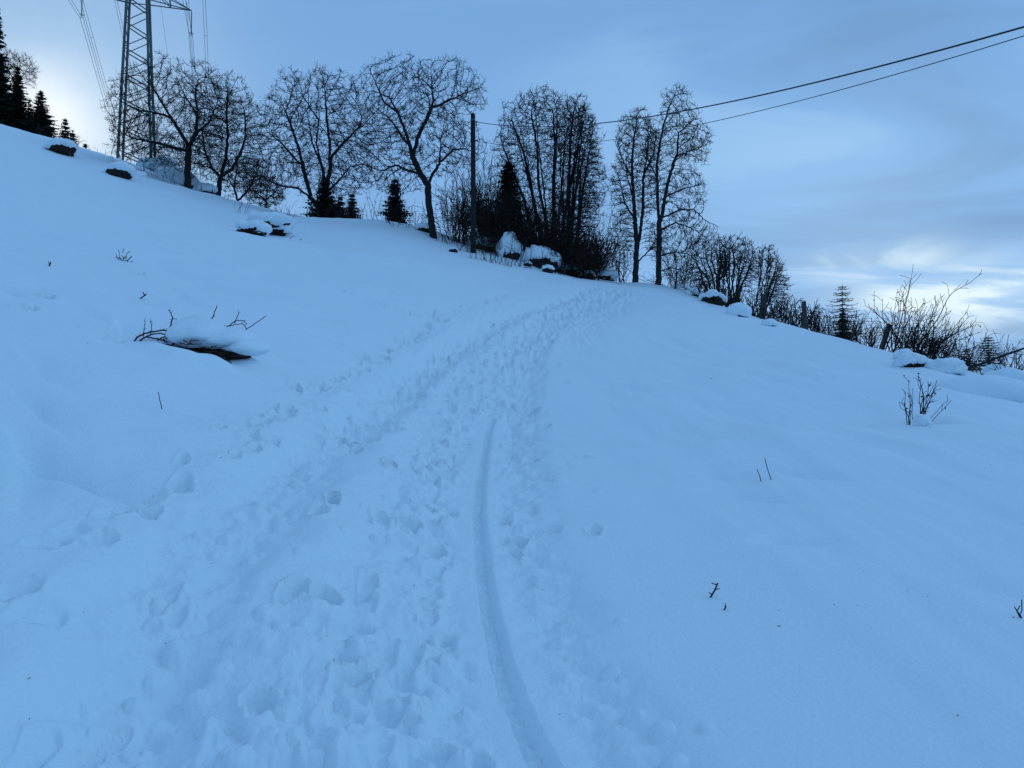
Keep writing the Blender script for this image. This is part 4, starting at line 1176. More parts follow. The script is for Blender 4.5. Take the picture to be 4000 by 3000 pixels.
shrub(101, "hazel_bush", "tall upright hazel stems left of the wooden pole", 1790, 41, [(TH.uniform(-40, 40), TH.normal(0, .14), TH.normal(0, .1), TH.uniform(2.0, 4.6)) for _ in range(26)], mt='brown_twig', r_tip=.0085, r_stem=.022, step=.16, side_rate=3.2, side_len=.8, up=.1, curve=.06, leaves=90, leaf_size=.09)
shrub(120, "beech_bush", "thick dark beech bush still holding its withered brown leaves, right of the pole", 1918, 42.5, [(TH.uniform(-45, 45), TH.normal(0, .22), TH.normal(0, .15), TH.uniform(1.6, 3.6)) for _ in range(26)], mt='bark', r_tip=.0085, r_stem=.03, step=.18, side_rate=3.0, side_len=.9, up=.06, curve=.08, leaves=1500, leaf_size=.13)
shrub(102, "hazel_bush", "tall upright hazel stems right of the wooden pole, before the brown leaved beech", 1890, 41, [(TH.uniform(-45, 45), TH.normal(0, .2), TH.normal(0, .1), TH.uniform(2.6, 5.0)) for _ in range(30)], mt='brown_twig', r_tip=.0085, r_stem=.022, step=.16, side_rate=3.0, side_len=.9, up=.1, curve=.06)
for i, (px, Y, n, h, lb, lf) in enumerate(((1335, 45, 7, .8, "short stalks before the lowest spruce under the walnut", 10), (1395, 44.5, 8, 1.3, "thin stalks right of the small leaning spruce", 0), (1590, 42, 10, 1.3, "leafy stalks right of the lone cone shaped spruce", 30),
        (1640, 41.5, 12, 1.1, "dense low stalks left of the leaning walnut's foot", 24), (1725, 39.5, 12, 1.0, "dense low stalks right of the leaning walnut's foot", 20), (1815, 38.5, 12, 1.2, "dense low stalks just left of the wooden pole's foot", 12),
        (1560, 41, 7, .7, "short weeds in the snow below the lone cone shaped spruce", 6), (1250, 44.5, 6, .9, "short stalks before the dark broad spruce", 10))):
    shrub(740 + i, "weed_stalks", lb, px, Y, fan(TH, n, 34, .28, h * .45, h), cat="weeds", group="weeds along the middle crest", r_tip=.008, r_stem=.012, side_rate=2.6, side_len=.32, leaves=lf, leaf_size=.08)
shrub(112, "hazel_bush", "tall fine upright stems rising behind the brown leaved beech bush", 1955, 46.5, [(TH.uniform(-90, 90), TH.normal(0, .16), TH.normal(0, .12), TH.uniform(3.4, 6.2)) for _ in range(40)], mt='brown_twig', r_tip=.0085, r_stem=.024, step=.2, side_rate=2.4, side_len=1.1, up=.1, curve=.05)
shrub(103, "hazel_bush", "spreading bush of thin stems at the foot of the leaning walnut", 1515, 42, fan(TH, 16, 10, .45, .9, 1.6, bias=.15), mt='brown_twig', r_tip=.006, r_stem=.014, side_rate=1.2, side_len=.4)
shrub(104, "rose_bush", "two thin tall leafy stalks left of the leaning walnut", 1470, 43, fan(TH, 6, 25, .2, 1.2, 2.2), r_tip=.006, r_stem=.012, side_rate=1.4, side_len=.4, leaves=50, leaf_size=.07)
shrub(105, "rose_bush", "spiky thornbush in the snow below the wooden pole", 1880, 36.5, fan(TH, 13, 45, .22, .8, 1.35), r_tip=.006, r_stem=.013, side_rate=3.2, side_len=.35, curve=.09)
shrub(106, "rose_bush", "thin forked bush right of the spiky thornbush", 2020, 38, fan(TH, 10, 16, .3, .8, 1.5), r_tip=.006, r_stem=.012, side_rate=2.2, side_len=.4)
shrub(107, "rose_bush", "loose twiggy bush before the largest snowy rock", 2110, 39, fan(TH, 10, 35, .3, .7, 1.4), r_tip=.006, r_stem=.012, side_rate=2.2, side_len=.4)
shrub(108, "rose_bush", "dark twiggy bush at the right foot of the bank", 2200, 40, fan(TH, 16, 30, .4, .8, 1.7, bias=.1), r_tip=.007, r_stem=.014, side_rate=2.2, side_len=.5)
shrub(109, "hazel_bush", "thick bush of fine rods hanging out at the right end of the hedge", 2290, 43.5, fan(TH, 36, 40, .5, 1.5, 3.0, bias=.25), mt='brown_twig', r_tip=.0075, r_stem=.02, step=.16, side_rate=2.0, side_len=.9, up=.02)
shrub(110, "hazel_bush", "leafy low bush beside the leaning walnut's trunk, on its right", 1755, 40, fan(TH, 10, 25, .3, .9, 1.8), r_tip=.006, r_stem=.012, side_rate=2.2, side_len=.5, leaves=80, leaf_size=.08)
shrub(111, "rose_bush", "single little shrub sticking out of the snow bank under the broad spruce", 1212, 43.5, fan(TH, 8, 10, .2, .6, 1.1), r_tip=.006, r_stem=.01, side_rate=2.5, side_len=.3, leaves=20, leaf_size=.06)
shrub(113, "rose_bush", "weedy stalks on the snow edge right of the small spruce", 1425, 44.5, fan(TH, 9, 45, .15, .3, .8), r_tip=.006, r_stem=.009, side_rate=2.5, side_len=.2)
G3 = "thin stalks at the foot of the bank"
for i, (px, Y, lb) in enumerate(((1905, 36.6, "thin stalks left of the dark pyramid rock"), (1950, 37, "thin stalks just right of the dark pyramid rock"), (1988, 37, "thin stalks between the spiky thornbush and the forked bush"),
        (2062, 38, "thin stalks around the small dark stone under the bank"), (2135, 38.5, "thin stalks before the small half bare stone"), (2178, 39, "thin stalks under the round snow covered rock"),
        (2262, 40, "thin stalks between the two dark rocks at the bank's right foot"), (2310, 40, "thin stalks at the lowest right end of the bank"))):
    shrub(700 + i, "weed_stalks", lb, px, Y, fan(TH, 8, 18, .3, .4, 1.2), cat="weeds", group=G3, r_tip=.008, r_stem=.011, side_rate=2.4, side_len=.28)
# rocks on the bank
def rk(seed, px, py, Y, size, label, bd=(0, -1, 0.1), bare=.25, thick=.16, **k):
    h = hit(px, py)
    if abs(h.y - Y) < .35 * Y: p = h; size = tuple(s * h.y / Y for s in size); thick *= h.y / Y
    else: p = ground(px, Y)
    p.z = min(p.z, H(p.x, p.y - size[1] * .40) + .05 * size[2])
    return capped(seed, k.pop('name', "boulder"), label, (p.x, p.y, p.z), size, k.pop('cat', "boulder"), bd, bare - .30, thick, **k)
rk(201, 1926, 975, 37.6, (1.0, .9, .75), "dark pyramid shaped rock with a thin snow cap below the wooden pole", (0.0, -1, .35), .55, .10, sharp=True, rough=.2)
rk(202, 1990, 925, 40, (1.25, 1.0, 1.5), "lumpy snow laden stump beside the dark pyramid rock", (.4, -.6, -.5), -.25, .22, lump=.3, rough=.4)
rk(203, 2105, 950, 39.8, (1.9, 1.4, 1.35), "largest snowy rock of the bank with a black face", (-.3, -1, -.1), .15, .22, lump=.25, rough=.35)
rk(204, 2160, 985, 40.3, (1.1, 1.0, .9), "round snow covered rock on the right of the largest one", (.2, -.6, -.6), -.3, .2, lump=.2)
rk(205, 2350, 985, 43.5, (1.6, 1.2, .8), "snow patch lying on the bent bush at the hedge end", (-.5, -.7, -.4), -.1, .16, lump=.3, name="snowy_branch_pile", cat="brush pile", inner="twigs", rockmat='brown_twig', rough=.45)
rk(206, 1880, 905, 41.5, (2.2, 1.2, .9), "long snow covered rock slab under the brown leaved beech bush", (0, -1, -.5), -.2, .2, lump=.15)
rk(207, 2230, 1030, 40.5, (.8, .7, .7), "dark rock with patchy snow at the right foot of the bank", (0, -1, .2), .4, .12)
rk(208, 2300, 1075, 40.5, (.7, .6, .55), "dark little rock at the lowest end of the bank", (0, -1, .3), .5, .10)
rk(209, 1960, 880, 42.5, (1.0, .8, .6), "small rock slab with thin snow right of the long slab", (0, -1, -.2), .0, .14)
rk(210, 2060, 1040, 37.5, (.42, .35, .32), "small dark stone in the snow under the bank, beside the forked bush", (0, -1, .3), .5, .07)
rk(211, 2140, 1015, 38.5, (.6, .5, .45), "small half bare stone below the largest snowy rock", (0, -1, .2), .35, .09)
rk(212, 1770, 985, 38.5, (.45, .4, .3), "small dark stump at the hedge foot left of the wooden pole", (0, -1, .3), .5, .06)
rk(213, 1655, 870, 41.5, (.95, .7, .5), "flat dark stone with snow left of the leaning walnut trunk", (-.3, -1, .0), .3, .14)
# ------------------------------------------------------------------ left slope
rk(221, 238, 600, 57, (2.1, 1.5, 1.25), "dark heap of brush under a thick snow cap on the left skyline", (.45, -1, .1), .25, .28, name="brush_heap", cat="brush heap", inner="brush", rockmat='brown_twig', rough=.35)
mound(222, "smooth snow hump left of the dark brush heap", tuple(Vector(at(190, 590, 57.5))), (2.6, 1.6, 1.2))
shrub(223, "rose_bush", "little dark bush left of the snow capped brush heap", 152, 58, fan(TH, 16, 14, .35, .4, 1.0), r_tip=.008, r_stem=.014, side_rate=3, side_len=.35)
shrub(224, "rose_bush", "twigs hanging from the right side of the dark brush heap", 258, 56, fan(TH, 26, 22, .9, .4, 1.1, bias=.3), r_tip=.008, r_stem=.014, side_rate=2.4, side_len=.4, gravity=1.4)
rk(225, 466, 688, 47.5, (1.75, 1.3, 1.0), "dark rock with a curling snow cap alone on the left slope", (-.35, -1, .15), .35, .26, rz=-.35, rough=.22)
mound(226, "tongue of snow trailing right of the dark rock on the slope", tuple(Vector(at(520, 690, 47.8))), (1.8, 1.2, .7), rz=-.4)
for i, (px, py, Y, s, lb) in enumerate(((612, 650, 56, (2.8, 2.0, 1.5), "biggest rounded snow hump at the pylon's right foot"), (672, 680, 55, (2.6, 1.8, 1.2), "second snow hump with a dark slit right of the pylon foot"),
                                         (722, 708, 54, (2.2, 1.5, .9), "low snow hump touching the round walnut's trunk"), (800, 745, 53, (1.8, 1.2, .7), "low snow hump between the two walnut trunks"))):
    rk(230 + i, px, py, Y, s, lb, (.2, -.5, -.8), -.55 if i != 1 else -.40, .2, lump=.2, rough=.3)
G2 = "bare stalks along the left crest"
for i, (px, Y, n, h, lb) in enumerate(((372, 60, 3, .5, "sparse stalks on the crest left of the pylon, farthest left"), (410, 60, 2, .55, "short stalks on the crest close to the pylon's left leg"),
      (436, 58, 3, .6, "dark short stalks just under the pylon's left leg"), (535, 54, 3, 1.2, "thin stalks on the crest between the pylon's legs"), (600, 52, 7, 1.3, "leafy stalks in front of the biggest snow hump"),
      (645, 51.5, 6, 1.5, "tall thin stalks between the pylon and the round walnut"), (690, 51, 5, .7, "low weeds left of the round walnut's trunk"), (755, 50, 6, .9, "weeds right of the round walnut's trunk"),
      (800, 49.5, 6, .7, "weeds between the two walnut trunks"), (848, 49, 6, .6, "weeds before the forked walnut's foot"), (885, 48.5, 5, .5, "weeds right of the forked walnut's foot"),
      (1090, 46, 4, 1.1, "thin stalks left of the broad spruce"), (1135, 46, 4, .9, "short stalks touching the broad spruce's left side"))):
    shrub(240 + i, "weed_stalks", lb, px, Y, fan(TH, n, 26, .15, h * .5, h), cat="weeds", group=G2, r_tip=.008, r_stem=.012, side_rate=2.2, side_len=.25, leaves=12 if i in (4, 6) else 0, leaf_size=.07)
rk(260, 1040, 905, 41, (2.7, 1.9, 1.45), "large snow covered brush pile with black gaps on the left slope", (-.55, -1, .25), .22, .3, name="brush_pile", cat="brush pile", inner="brush", rockmat='soil', rough=.45, lump=.3, rz=-.25)
rk(261, 985, 915, 40.3, (1.7, 1.1, .7), "low front lump of the snow covered brush pile", (-.7, -.8, .2), .05, .22, name="brush_pile", cat="brush pile", inner="brush", rockmat='soil', rough=.45, lump=.3)
mound(262, "snow skirt running right from the large brush pile", tuple(Vector(at(1105, 915, 41.3))), (2.4, 1.4, .9), rz=-.4)
shrub(263, "bramble", "arching canes left of the large brush pile", 930, 40.5, [(-8, .5, 0, 1.2), (4, -.2, 0, 1.1), (0, .2, 0, .9), (15, .4, 0, 1.5), (-14, -.1, 0, .8), (25, .6, 0, 1.0)], r_tip=.006, r_stem=.012, side_rate=1.6, side_len=.35, gravity=.9)
shrub(264, "bramble", "thin canes bent over on the right of the large brush pile", 1110, 40.5, [(-12, .3, 0, 1.0), (10, .5, 0, 1.1), (-30, .4, 0, .7), (25, .7, 0, .5)], r_tip=.006, r_stem=.011, side_rate=1.2, side_len=.3, gravity=1.4)

# ------------------------------------------------------------------ bramble under snow in the left foreground
bc = hit(775, 1372)
br = thing("bramble_bush", "snow loaded bramble with arching dark red canes on the left foreground slope", "bramble", tuple(bc))
kk = bc.y / F
def bp_(px, py, dy=0.0):
    p = Vector(at(px, py, bc.y + dy)); return p - bc
rb = np.random.default_rng(303)
U, Fi = ico(4)
def blob(c, size, seed, rough=.2, rz=0.0, flat=True):
    W = U * np.array((1, 1, .25))                        # bumps run down the flanks, so no ledges form
    n = 1 + rough * .7 * noise3(W, .8, seed) + .35 * rough * noise3(W, .3, seed + 9)
    hgt = 1 + rough * 1.1 * noise3(W, .55, seed + 3) + rough * .7 * noise3(W, .22, seed + 5) + .10 * noise3(U, .11, seed + 7)
    B = U * np.array(size) * .5
    B[:, :2] *= n[:, None]; B[:, 2] *= hgt
    if flat: B[:, 2] = np.where(B[:, 2] < 0, B[:, 2] * .6, B[:, 2])
    cz, sz = math.cos(rz), math.sin(rz)
    B = np.stack([B[:, 0] * cz - B[:, 1] * sz, B[:, 0] * sz + B[:, 1] * cz, B[:, 2]], 1)
    return B + np.array(tuple(c)), Fi
caps = join(blob(bp_(780, 1318, .16), (.80, .80, .42), 310, .34), blob(bp_(882, 1334, .16), (.72, .72, .34), 311, .34), blob(bp_(960, 1366, .12), (.56, .52, .26), 312, .30),
            blob(bp_(672, 1326, .10), (.13, .14, .20), 313, .2))
add("snow_cap", mesh_np("snow_cap", *caps, M['snow'], True), br)
add("hollow_ground", mesh_np("hollow_ground", *join(blob(bp_(870, 1392, .10), (.66, .44, .20), 318, .3), blob(bp_(730, 1378, .10), (.54, .36, .18), 319, .3)), M['soil'], True), br)
def cane(pts_, r0, r1, thorns=6):
    P = [np.array(tuple(p)) for p in pts_]
    # smooth the line
    t = np.linspace(0, len(P) - 1, len(P) * 5); A = np.array(P)
    Q = np.stack([np.interp(t, np.arange(len(P)), A[:, i]) for i in range(3)], 1)
    ker = np.ones(4) / 4
    Qs = np.stack([np.convolve(np.pad(Q[:, i], 4, 'edge'), ker, 'same')[4:-4] for i in range(3)], 1); Qs[0] = Q[0]; Qs[-1] = Q[-1]
    Qs += rb.normal(0, .0025, Qs.shape)
    r0 *= 1.25; r1 *= 1.25
    vf = [tube_path(Qs, r0, r1, 6)]
    for _ in range(thorns):
        i = rb.integers(1, len(Qs)); d = rb.normal(0, 1, 3); d[2] = abs(d[2]) * .6 + .2; d[1] *= .4; d /= np.linalg.norm(d); l = rb.uniform(.010, .05)
        vf.append(tube_path([Qs[i], Qs[i] + d * l], .0028, .0016, 4))
    V, Fc = join(*vf); return add("cane", mesh_np("cane", V, Fc, M['cane'], True), br)
B2 = lambda x, y, dy=0.0: bp_(400 + x * 800 / 2212, 1100 + y * 500 / 1382, dy)      # read off the enlarged photograph
cane([B2(345, 645, -.12), B2(390, 590, -.1), B2(480, 550, -.06), B2(600, 530), B2(700, 523, .05), B2(800, 522, .1)], .0085, .008, 14)
cane([B2(372, 680, -.14), B2(430, 615, -.1), B2(520, 575, -.06), B2(620, 558), B2(690, 570, .05)], .0085, .006, 10)
cane([B2(470, 595, -.05), B2(560, 612), B2(660, 630, .03), B2(730, 660, .05)], .007, .006, 4)
cane([B2(700, 560, 0), B2(735, 480, 0), B2(755, 400, 0)], .0075, .006, 8); cane([B2(755, 400), B2(745, 350), B2(718, 305)], .005, .0035, 5); cane([B2(755, 400), B2(808, 406)], .0035, .003, 1)
cane([B2(565, 660, 0), B2(620, 615), B2(690, 590), B2(712, 540)], .0075, .006, 8)
cane([B2(440, 600, -.03), B2(455, 500), B2(462, 410)], .004, .003, 5); cane([B2(520, 580, 0), B2(535, 480), B2(515, 420)], .004, .003, 4); cane([B2(515, 440), B2(540, 422)], .003, .003, 0)
cane([B2(690, 740, -.16), B2(740, 690, -.1), B2(790, 665, -.02)], .010, .008, 3); cane([B2(685, 745, -.16), B2(780, 780, -.14), B2(930, 812, -.12)], .008, .007, 4)
cane([B2(820, 780, -.14), B2(890, 720, -.1), B2(920, 690, -.05)], .006, .005, 2); cane([B2(750, 760, -.14), B2(820, 720, -.1)], .005, .004, 2)
cane([B2(380, 675, -.14), B2(465, 682, -.13)], .006, .005, 1); cane([B2(780, 660, -.02), B2(770, 580), B2(750, 540)], .006, .004, 4)
cane([B2(1125, 490, .25), B2(1190, 390, .25), B2(1240, 265, .25)], .006, .004, 12)
cane([B2(1335, 500, .2), B2(1410, 440, .2), B2(1460, 415, .2), B2(1530, 425, .2), B2(1560, 460, .2)], .0055, .0035, 3)
cane([B2(1370, 480, .2), B2(1440, 462, .2), B2(1530, 456, .2), B2(1550, 510, .2), B2(1568, 615, .2)], .0045, .0035, 3)
cane([B2(1430, 450, .2), B2(1455, 380, .2), B2(1475, 325, .2)], .0045, .003, 3); cane([B2(1450, 605, .18), B2(1560, 510, .2), B2(1670, 440, .22), B2(1770, 370, .24)], .0048, .0035, 3)
for i in range(26):
    x = rb.uniform(1090, 1470) if i % 2 else rb.uniform(560, 960); y = rb.uniform(690, 830) if x > 1000 else rb.uniform(600, 800)
    a = rb.normal(0, .5); l = rb.uniform(60, 170)
    cane([B2(x, y, rb.uniform(-.26, -.06)), B2(x + l * math.cos(a), y - l * math.sin(a) * .6, rb.uniform(-.26, -.06))], .0060, .004, 2)

# ------------------------------------------------------------------ straws and sticks poking through the snow
def stick(name, label, cat, px0, py0, px1, py1, r, m='cane', knobs=0, lean=0.0, group=None, bend=0.0):
    h = hit(px0, py0); e = Vector(at(px1, py1, h.y + lean)); d = e - h
    pts_ = [-d * .25, d * 0.0, d * .5 + Vector((bend, 0, 0)), d]
    vf = [tube_path(pts_, r, r * .75, 6)]
    for i in range(knobs):
        t = (i + .6) / knobs; q = d * t; v = Vector((rb.normal(0, 1), rb.normal(0, .5), abs(rb.normal(0, .7)))).normalized() * rb.uniform(2, 6) * r
        vf.append(tube_path([q, q + v], r * .6, r * .4, 5))
    V, Fc = join(*vf)
    return tag(add(name, mesh_np(name, V, Fc, M[m], True), None, tuple(h)), label, cat, group)
stick("straw", "short left one of two thin straws on the right slope", "straw", 2973, 1880, 2957, 1833, .0045, 'brown_twig', bend=.004)
stick("straw", "taller right one of two thin straws on the right slope", "straw", 3012, 1873, 2987, 1789, .0045, 'brown_twig', bend=-.004)
stick("stick", "knotty reddish stick leaning in the snow, lower right foreground", "stick", 2775, 2334, 2804, 2277, .0062, 'cane', 3, bend=.004)
stick("twig", "tiny twig tip below the knotty stick", "twig", 2829, 2385, 2837, 2368, .005, 'cane', 3)
stick("straw", "single upright thin straw below the snow loaded bramble", "straw", 630, 1586, 619, 1531, .004, 'brown_twig', bend=-.003)
stick("twig", "dark twig stub on the far left slope", "twig", 192, 1040, 198, 1026, .011, 'brown_twig', 2)
stick("twig", "tiny upright twig above the dark dried tuft, left slope", "twig", 480, 983, 484, 970, .007, 'brown_twig')
stick("twig", "forked twig with a snow ridge, left slope above the bramble", "twig", 553, 1163, 572, 1150, .010, 'brown_twig', 3)
stick("twig", "bare twig lying right of the large brush pile", "twig", 1130, 932, 1150, 920, .012, 'brown_twig')
stick("twig", "short twig farthest right of the large brush pile", "twig", 1168, 938, 1180, 935, .010, 'brown_twig')
t_ = hit(491, 1018)
tag(add("dried_tuft", mesh_np("dried_tuft", *tubes(*(lambda P, p: (P - np.array(tuple(t_)), p, np.full(len(P), .006), p > 0, 4))(*stems_plant(350, tuple(t_), [((rb.uniform(-.04, .04), rb.uniform(-.04, .04), 0), (rb.normal(0, .6), rb.normal(0, .6), .6), .16) for _ in range(14)], .04, 8, .06))), M['dry_leaf']), None, tuple(t_)), "small dark dried tuft on the left slope above the bramble", "dried plant")

# ------------------------------------------------------------------ fence posts over the right shoulder
GP = "old fence posts along the right shoulder"
def post(px0, py0, px1, py1, Y, r, label, square=False, name="fence_post"):
    a = Vector(at(px0, py0, Y)); g = H(a.x, a.y); a.z = min(a.z, g) ; b = Vector(at(px1, py1, Y)); d = b - a
    V, Fc = tube_path([-d * .3, d * .5 + Vector((.004, 0, 0)), d, d * 1.004], r, r * .92, 4 if square else 8)
    k = 4 if square else 8
    # close the top
    top_ = V[-k:]; c = top_.mean(0) + np.array(d.normalized()) * r * .15
    V = np.concatenate([V, [c]]); n = len(V) - 1
    Fc = np.concatenate([Fc, np.array([[n - k + i, n - k + (i + 1) % k, n, n] for i in range(k)])])
    return tag(add(name, mesh_np(name, V, Fc, M['wood'], not square), None, tuple(a)), label, "fence post", GP)
post(2636, 1127, 2645, 1062, 44, .055, "thin fence post beside the snow topped boulder, farthest up the shoulder")
post(2723, 1150, 2745, 1095, 41, .055, "leaning fence post between the boulder and the brown brush")
post(2815, 1202, 2830, 1130, 38, .11, "thick tilted fence post with light wood before the white snow block")
post(2978, 1256, 2984, 1150, 33, .12, "tall square fence post before the lone upright fan tree", True)
post(3144, 1287, 3140, 1178, 30, .09, "straight dark fence post among the low bushes")
post(3434, 1392, 3474, 1268, 24.5, .085, "strongly leaning fence post in front of the big bush")
rk(401, 2652, 1125, 44.8, (1.15, .9, .75), "dark boulder with a thick white snow loaf near the tallest tree", (-.1, -1, -.35), .25, .24, rough=.18)
rk(402, 2610, 1118, 45.3, (1.0, .8, .4), "low snow lump at the foot of the tallest tree", (0, -.6, -.8), -.5, .14)
rk(403, 2710, 1155, 43, (.9, .7, .5), "snow lump left of the leaning fence post", (0, -.6, -.8), -.4, .15)
rk(404, 2785, 1185, 40.5, (1.2, .9, .85), "brown brush clump with patches of snow behind the thick tilted post", (-.5, -1, .1), .35, .12, name="brush_clump", cat="brush heap", inner="brush", rockmat='brown_twig', rough=.5, lump=.4)
rk(405, 2808, 1190, 39.6, (.5, .5, .8), "upright snow plastered stump right behind the thick tilted post", (-.5, -1, 0), -.1, .14)
rk(406, 2885, 1232, 38.5, (1.05, .85, .70), "square white snow block right of the thick tilted post", (0, -.4, -.9), -.7, .16, rough=.12, lump=.06)
rk(407, 3005, 1272, 33.5, (.6, .5, .3), "little snow block at the foot of the tall square post", (0, -.5, -.8), -.6, .1, rough=.15)
rk(411, 3530, 1405, 24, (.5, .45, .28), "small snow cushion with a brown side under the big bush", (.4, -1, -.1), .15, .14, inner="brush", rockmat='soil')
rk(412, 3560, 1428, 22.5, (.8, .6, .34), "snow cushion over dark brown earth under the big bush", (.6, -.7, -.2), -.12, .14, inner="earth", rockmat='soil')
rk(413, 3690, 1448, 19.8, (1.0, .8, .36), "broad snow cushion with a hollow below the thin bent stems", (-.2, -.4, -.9), -.7, .12)
mound(414, "long smooth snow hump on the right slope, above the lone shrub", tuple(Vector(at(3820, 1545, 13.6))), (1.7, 1.1, .62), rz=-.35, rough=.16)
rk(415, 3945, 1495, 14.6, (.85, .8, .55), "snow loaf over a black twiggy hollow at the right edge", (-.7, -.8, .0), .28, .16, inner="brush", rockmat='brown_twig')
mound(416, "small snow lump behind the fallen branch", tuple(Vector(at(3885, 1448, 17.5))), (.5, .4, .25))
# bushes over the right shoulder
shrub(421, "hazel_bush", "big bush of long stems leaning right, before the bright clouds", 3530, 23.5,
    [(TH.uniform(-60, 110), TH.normal(.5, .38), TH.normal(0, .25), TH.uniform(.8, 2.2)) for _ in range(80)] + [(-30, .30, 0, 3.0), (-52, .16, 0, 2.5), (20, .85, 0, 3.3), (-20, .22, .1, 2.9), (-66, .0, 0, 2.1), (40, .9, 0, 2.6), (-45, .22, 0, 2.3)],
    mt='brown_twig', r_tip=.0062, r_stem=.020, step=.09, side_rate=3.0, side_len=.6, up=.04, curve=.085, leaves=90, leaf_size=.075)
shrub(422, "hazel_bush", "small bare bush in the snow just right of the strongly leaning post", 3460, 22.6, [(-15, .25, 0, .9), (0, .3, 0, 1.0), (10, .5, 0, .8), (25, .9, 0, .6), (-5, .1, 0, .6), (30, .5, 0, .5)], r_tip=.0045, r_stem=.011, step=.08, side_rate=3, side_len=.25)
shrub(423, "hazel_bush", "thin bent stems with drooping tips right of the big bush", 3755, 19.5, [(-20, .15, 0, 1.7), (-5, .1, 0, 1.8), (15, .3, 0, 1.6), (30, .12, 0, 1.5), (-45, .5, 0, 1.2), (10, .5, 0, 1.5), (-60, .35, 0, 1.3), (-30, .7, 0, 1.3)], r_tip=.004, r_stem=.012, step=.09, side_rate=1.9, side_len=.5, up=-.1, gravity=.7)
shrub(424, "bramble", "dark tangle of bushes at the right edge above the snow loaf", 3985, 15.5, [(TH.uniform(-60, 60), TH.normal(.25, .35), TH.normal(0, .2), TH.uniform(.4, 1.1)) for _ in range(46)], r_tip=.0042, r_stem=.010, step=.07, side_rate=4.5, side_len=.4, curve=.11)
shrub(425, "hazel_bush", "hazy far bushes behind the fallen branch", 3970, 26, [(TH.uniform(-120, 120), TH.normal(.1, .3), TH.normal(0, .2), TH.uniform(.9, 1.9)) for _ in range(50)], mt='twig', r_tip=.0065, r_stem=.014, step=.11, side_rate=4.5, side_len=.5, curve=.11)
shrub(426, "hazel_bush", "dark low bushes below the far larches, behind the bent stems", 3690, 24, [(TH.uniform(-130, 90), TH.normal(.1, .4), TH.normal(0, .2), TH.uniform(.4, 1.2)) for _ in range(80)], mt='twig', r_tip=.0075, r_stem=.012, step=.10, side_rate=5, side_len=.4, curve=.12)
shrub(427, "hazel_bush", "dark low hedge between the tall square post and the larch", 3120, 32, [(TH.uniform(-120, 130), TH.normal(.05, .45), TH.normal(0, .2), TH.uniform(.4, 1.35)) for _ in range(120)], mt='twig', r_tip=.0095, r_stem=.013, step=.11, side_rate=5, side_len=.45, curve=.12)
shrub(428, "hazel_bush", "sparse bushes right of the tiered larch", 3370, 29, [(TH.uniform(-70, 60), TH.normal(.05, .4), TH.normal(0, .2), TH.uniform(.4, 1.4)) for _ in range(60)], mt='twig', r_tip=.0085, r_stem=.012, step=.10, side_rate=5, side_len=.4, curve=.12)
shrub(429, "rose_bush", "thin stalks in the snow before the larch", 3215, 29.5, fan(TH, 6, 40, .12, .5, 1.2), r_tip=.005, r_stem=.009, side_rate=1.5, side_len=.3)
shrub(430, "rose_bush", "low dark undergrowth at the feet of the two fan trees", 2900, 39, [(TH.uniform(-170, 90), TH.normal(.05, .5), 0, TH.uniform(.5, 1.6)) for _ in range(90)], mt='twig', r_tip=.011, r_stem=.014, step=.13, side_rate=4, side_len=.5, curve=.11)
shrub(431, "rose_bush", "dry crossed twigs on the white snow block", 2870, 36.5, fan(TH, 9, 38, .4, .3, .6), r_tip=.006, r_stem=.009, side_rate=1.5, side_len=.2)
# fallen branch
fb = [Vector(at(x, y, Y)) for x, y, Y in ((3785, 1437, 17.5), (3850, 1415, 17.2), (3920, 1388, 16.9), (4010, 1357, 16.6), (4090, 1325, 16.3))]
o0 = fb[0]
fallen = thing("fallen_branch", "thick dark fallen branch slanting up to the right edge", "branch", tuple(o0))
add("limb", mesh_np("limb", *tube_path([p - o0 for p in fb], .030, .018, 7), M['bark'], True), fallen)
P_, par_ = [], []; prev_ = -1
for p in fb[1:]:
    P_.append(np.array(tuple(p - o0))); par_.append(prev_); prev_ = len(P_) - 1
    for _ in range(4): sprout(TH, P_, par_, prev_, (TH.normal(.5, .6), TH.normal(0, .3), TH.normal(.4, .6)), TH.uniform(.3, .7), .07, 2, .25, 1, 0, .08)
P_, par_ = np.array(P_), np.array(par_)
add("twigs", mesh_np("twigs", *tubes(P_, par_, np.full(len(P_), .005), par_ >= 0, 4), M['bark']), fallen)
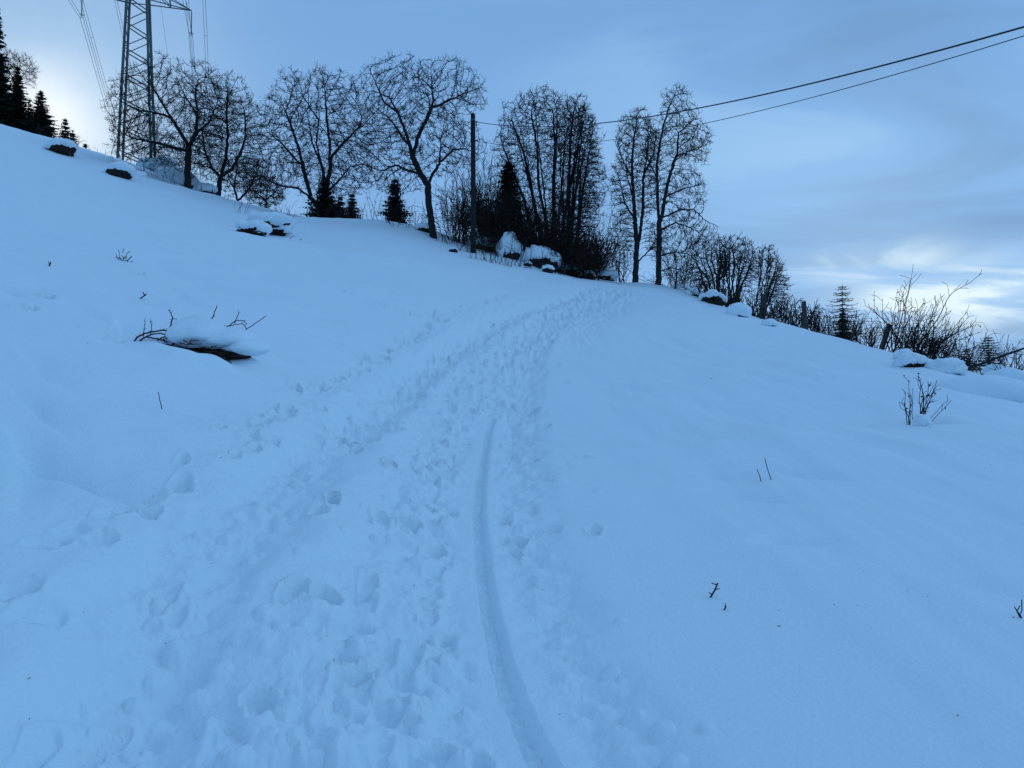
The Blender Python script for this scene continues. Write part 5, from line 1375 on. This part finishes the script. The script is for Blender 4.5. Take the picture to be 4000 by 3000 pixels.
stick("branch", "second short branch stump lying under the fallen branch", "branch", 3885, 1447, 3810, 1418, .018, 'bark', 2)
# lone shrub on the right slope
shrub(441, "rose_bush", "lone small shrub with shrivelled leaves standing in a snow hollow, right slope", 3590, 10.4,
    [(-45, -.02, 0, .46), (-40, .05, 0, .60), (-22, .02, 0, .52), (-20, .30, 0, .62), (0, .34, 0, .70), (12, .30, .05, .66), (-5, .22, 0, .5), (22, .95, 0, .36), (30, 1.0, 0, .5), (-30, .12, 0, .42), (-10, .15, 0, .64), (6, .42, 0, .58), (16, .22, 0, .62), (-38, -.08, 0, .35)],
    r_tip=.0034, r_stem=.0092, step=.04, side_rate=6, side_len=.10, up=.1, curve=.07, max_level=2, leaves=40, leaf_size=.042, split=.004)
rk(442, 3600, 1660, 10.42, (.22, .2, .16), "snow ball lodged between the stems of the lone small shrub", (0, -.3, -.9), -.9, .03, name="snow_lump", cat="snow lump")
eb = hit(3985, 2420)
shrub(443, "bramble", "end of a dark red twig in a snow hollow at the right edge", 4005, eb.y, [(0, -.5, 0, .14), (4, .2, 0, .16), (2, -.9, 0, .10)], mt='cane', r_tip=.0025, r_stem=.006, step=.025, side_rate=8, side_len=.05, split=.003)

# ------------------------------------------------------------------ tiny bits of plant litter blown over the snow
DB = np.random.default_rng(808); vf = []
for _ in range(80):
    tp = DB.uniform(-.58, .58); rr_ = math.exp(DB.uniform(math.log(3.0), math.log(34)))
    xx, yy = rr_ * math.sin(tp), rr_ * math.cos(tp); s = DB.uniform(.0022, .005) * (1 + rr_ / 9)
    c = np.array((xx, yy, H(xx, yy) + .003 - (.07 if abs(xx) < 1.2 and yy < 12 else 0))); a = DB.normal(0, 1, 3); a[2] *= .2; a /= np.linalg.norm(a)
    vf.append(tube_path([c - a * s, c, c + a * s * DB.uniform(.5, 1.5)], s * .3, s * .2, 4))
V, Fc = join(*vf)
tag(add("plant_litter", mesh_np("plant_litter", V, Fc, M['dry_leaf'])), "tiny dark specks of plant litter scattered on the snow", None, None, 'stuff')
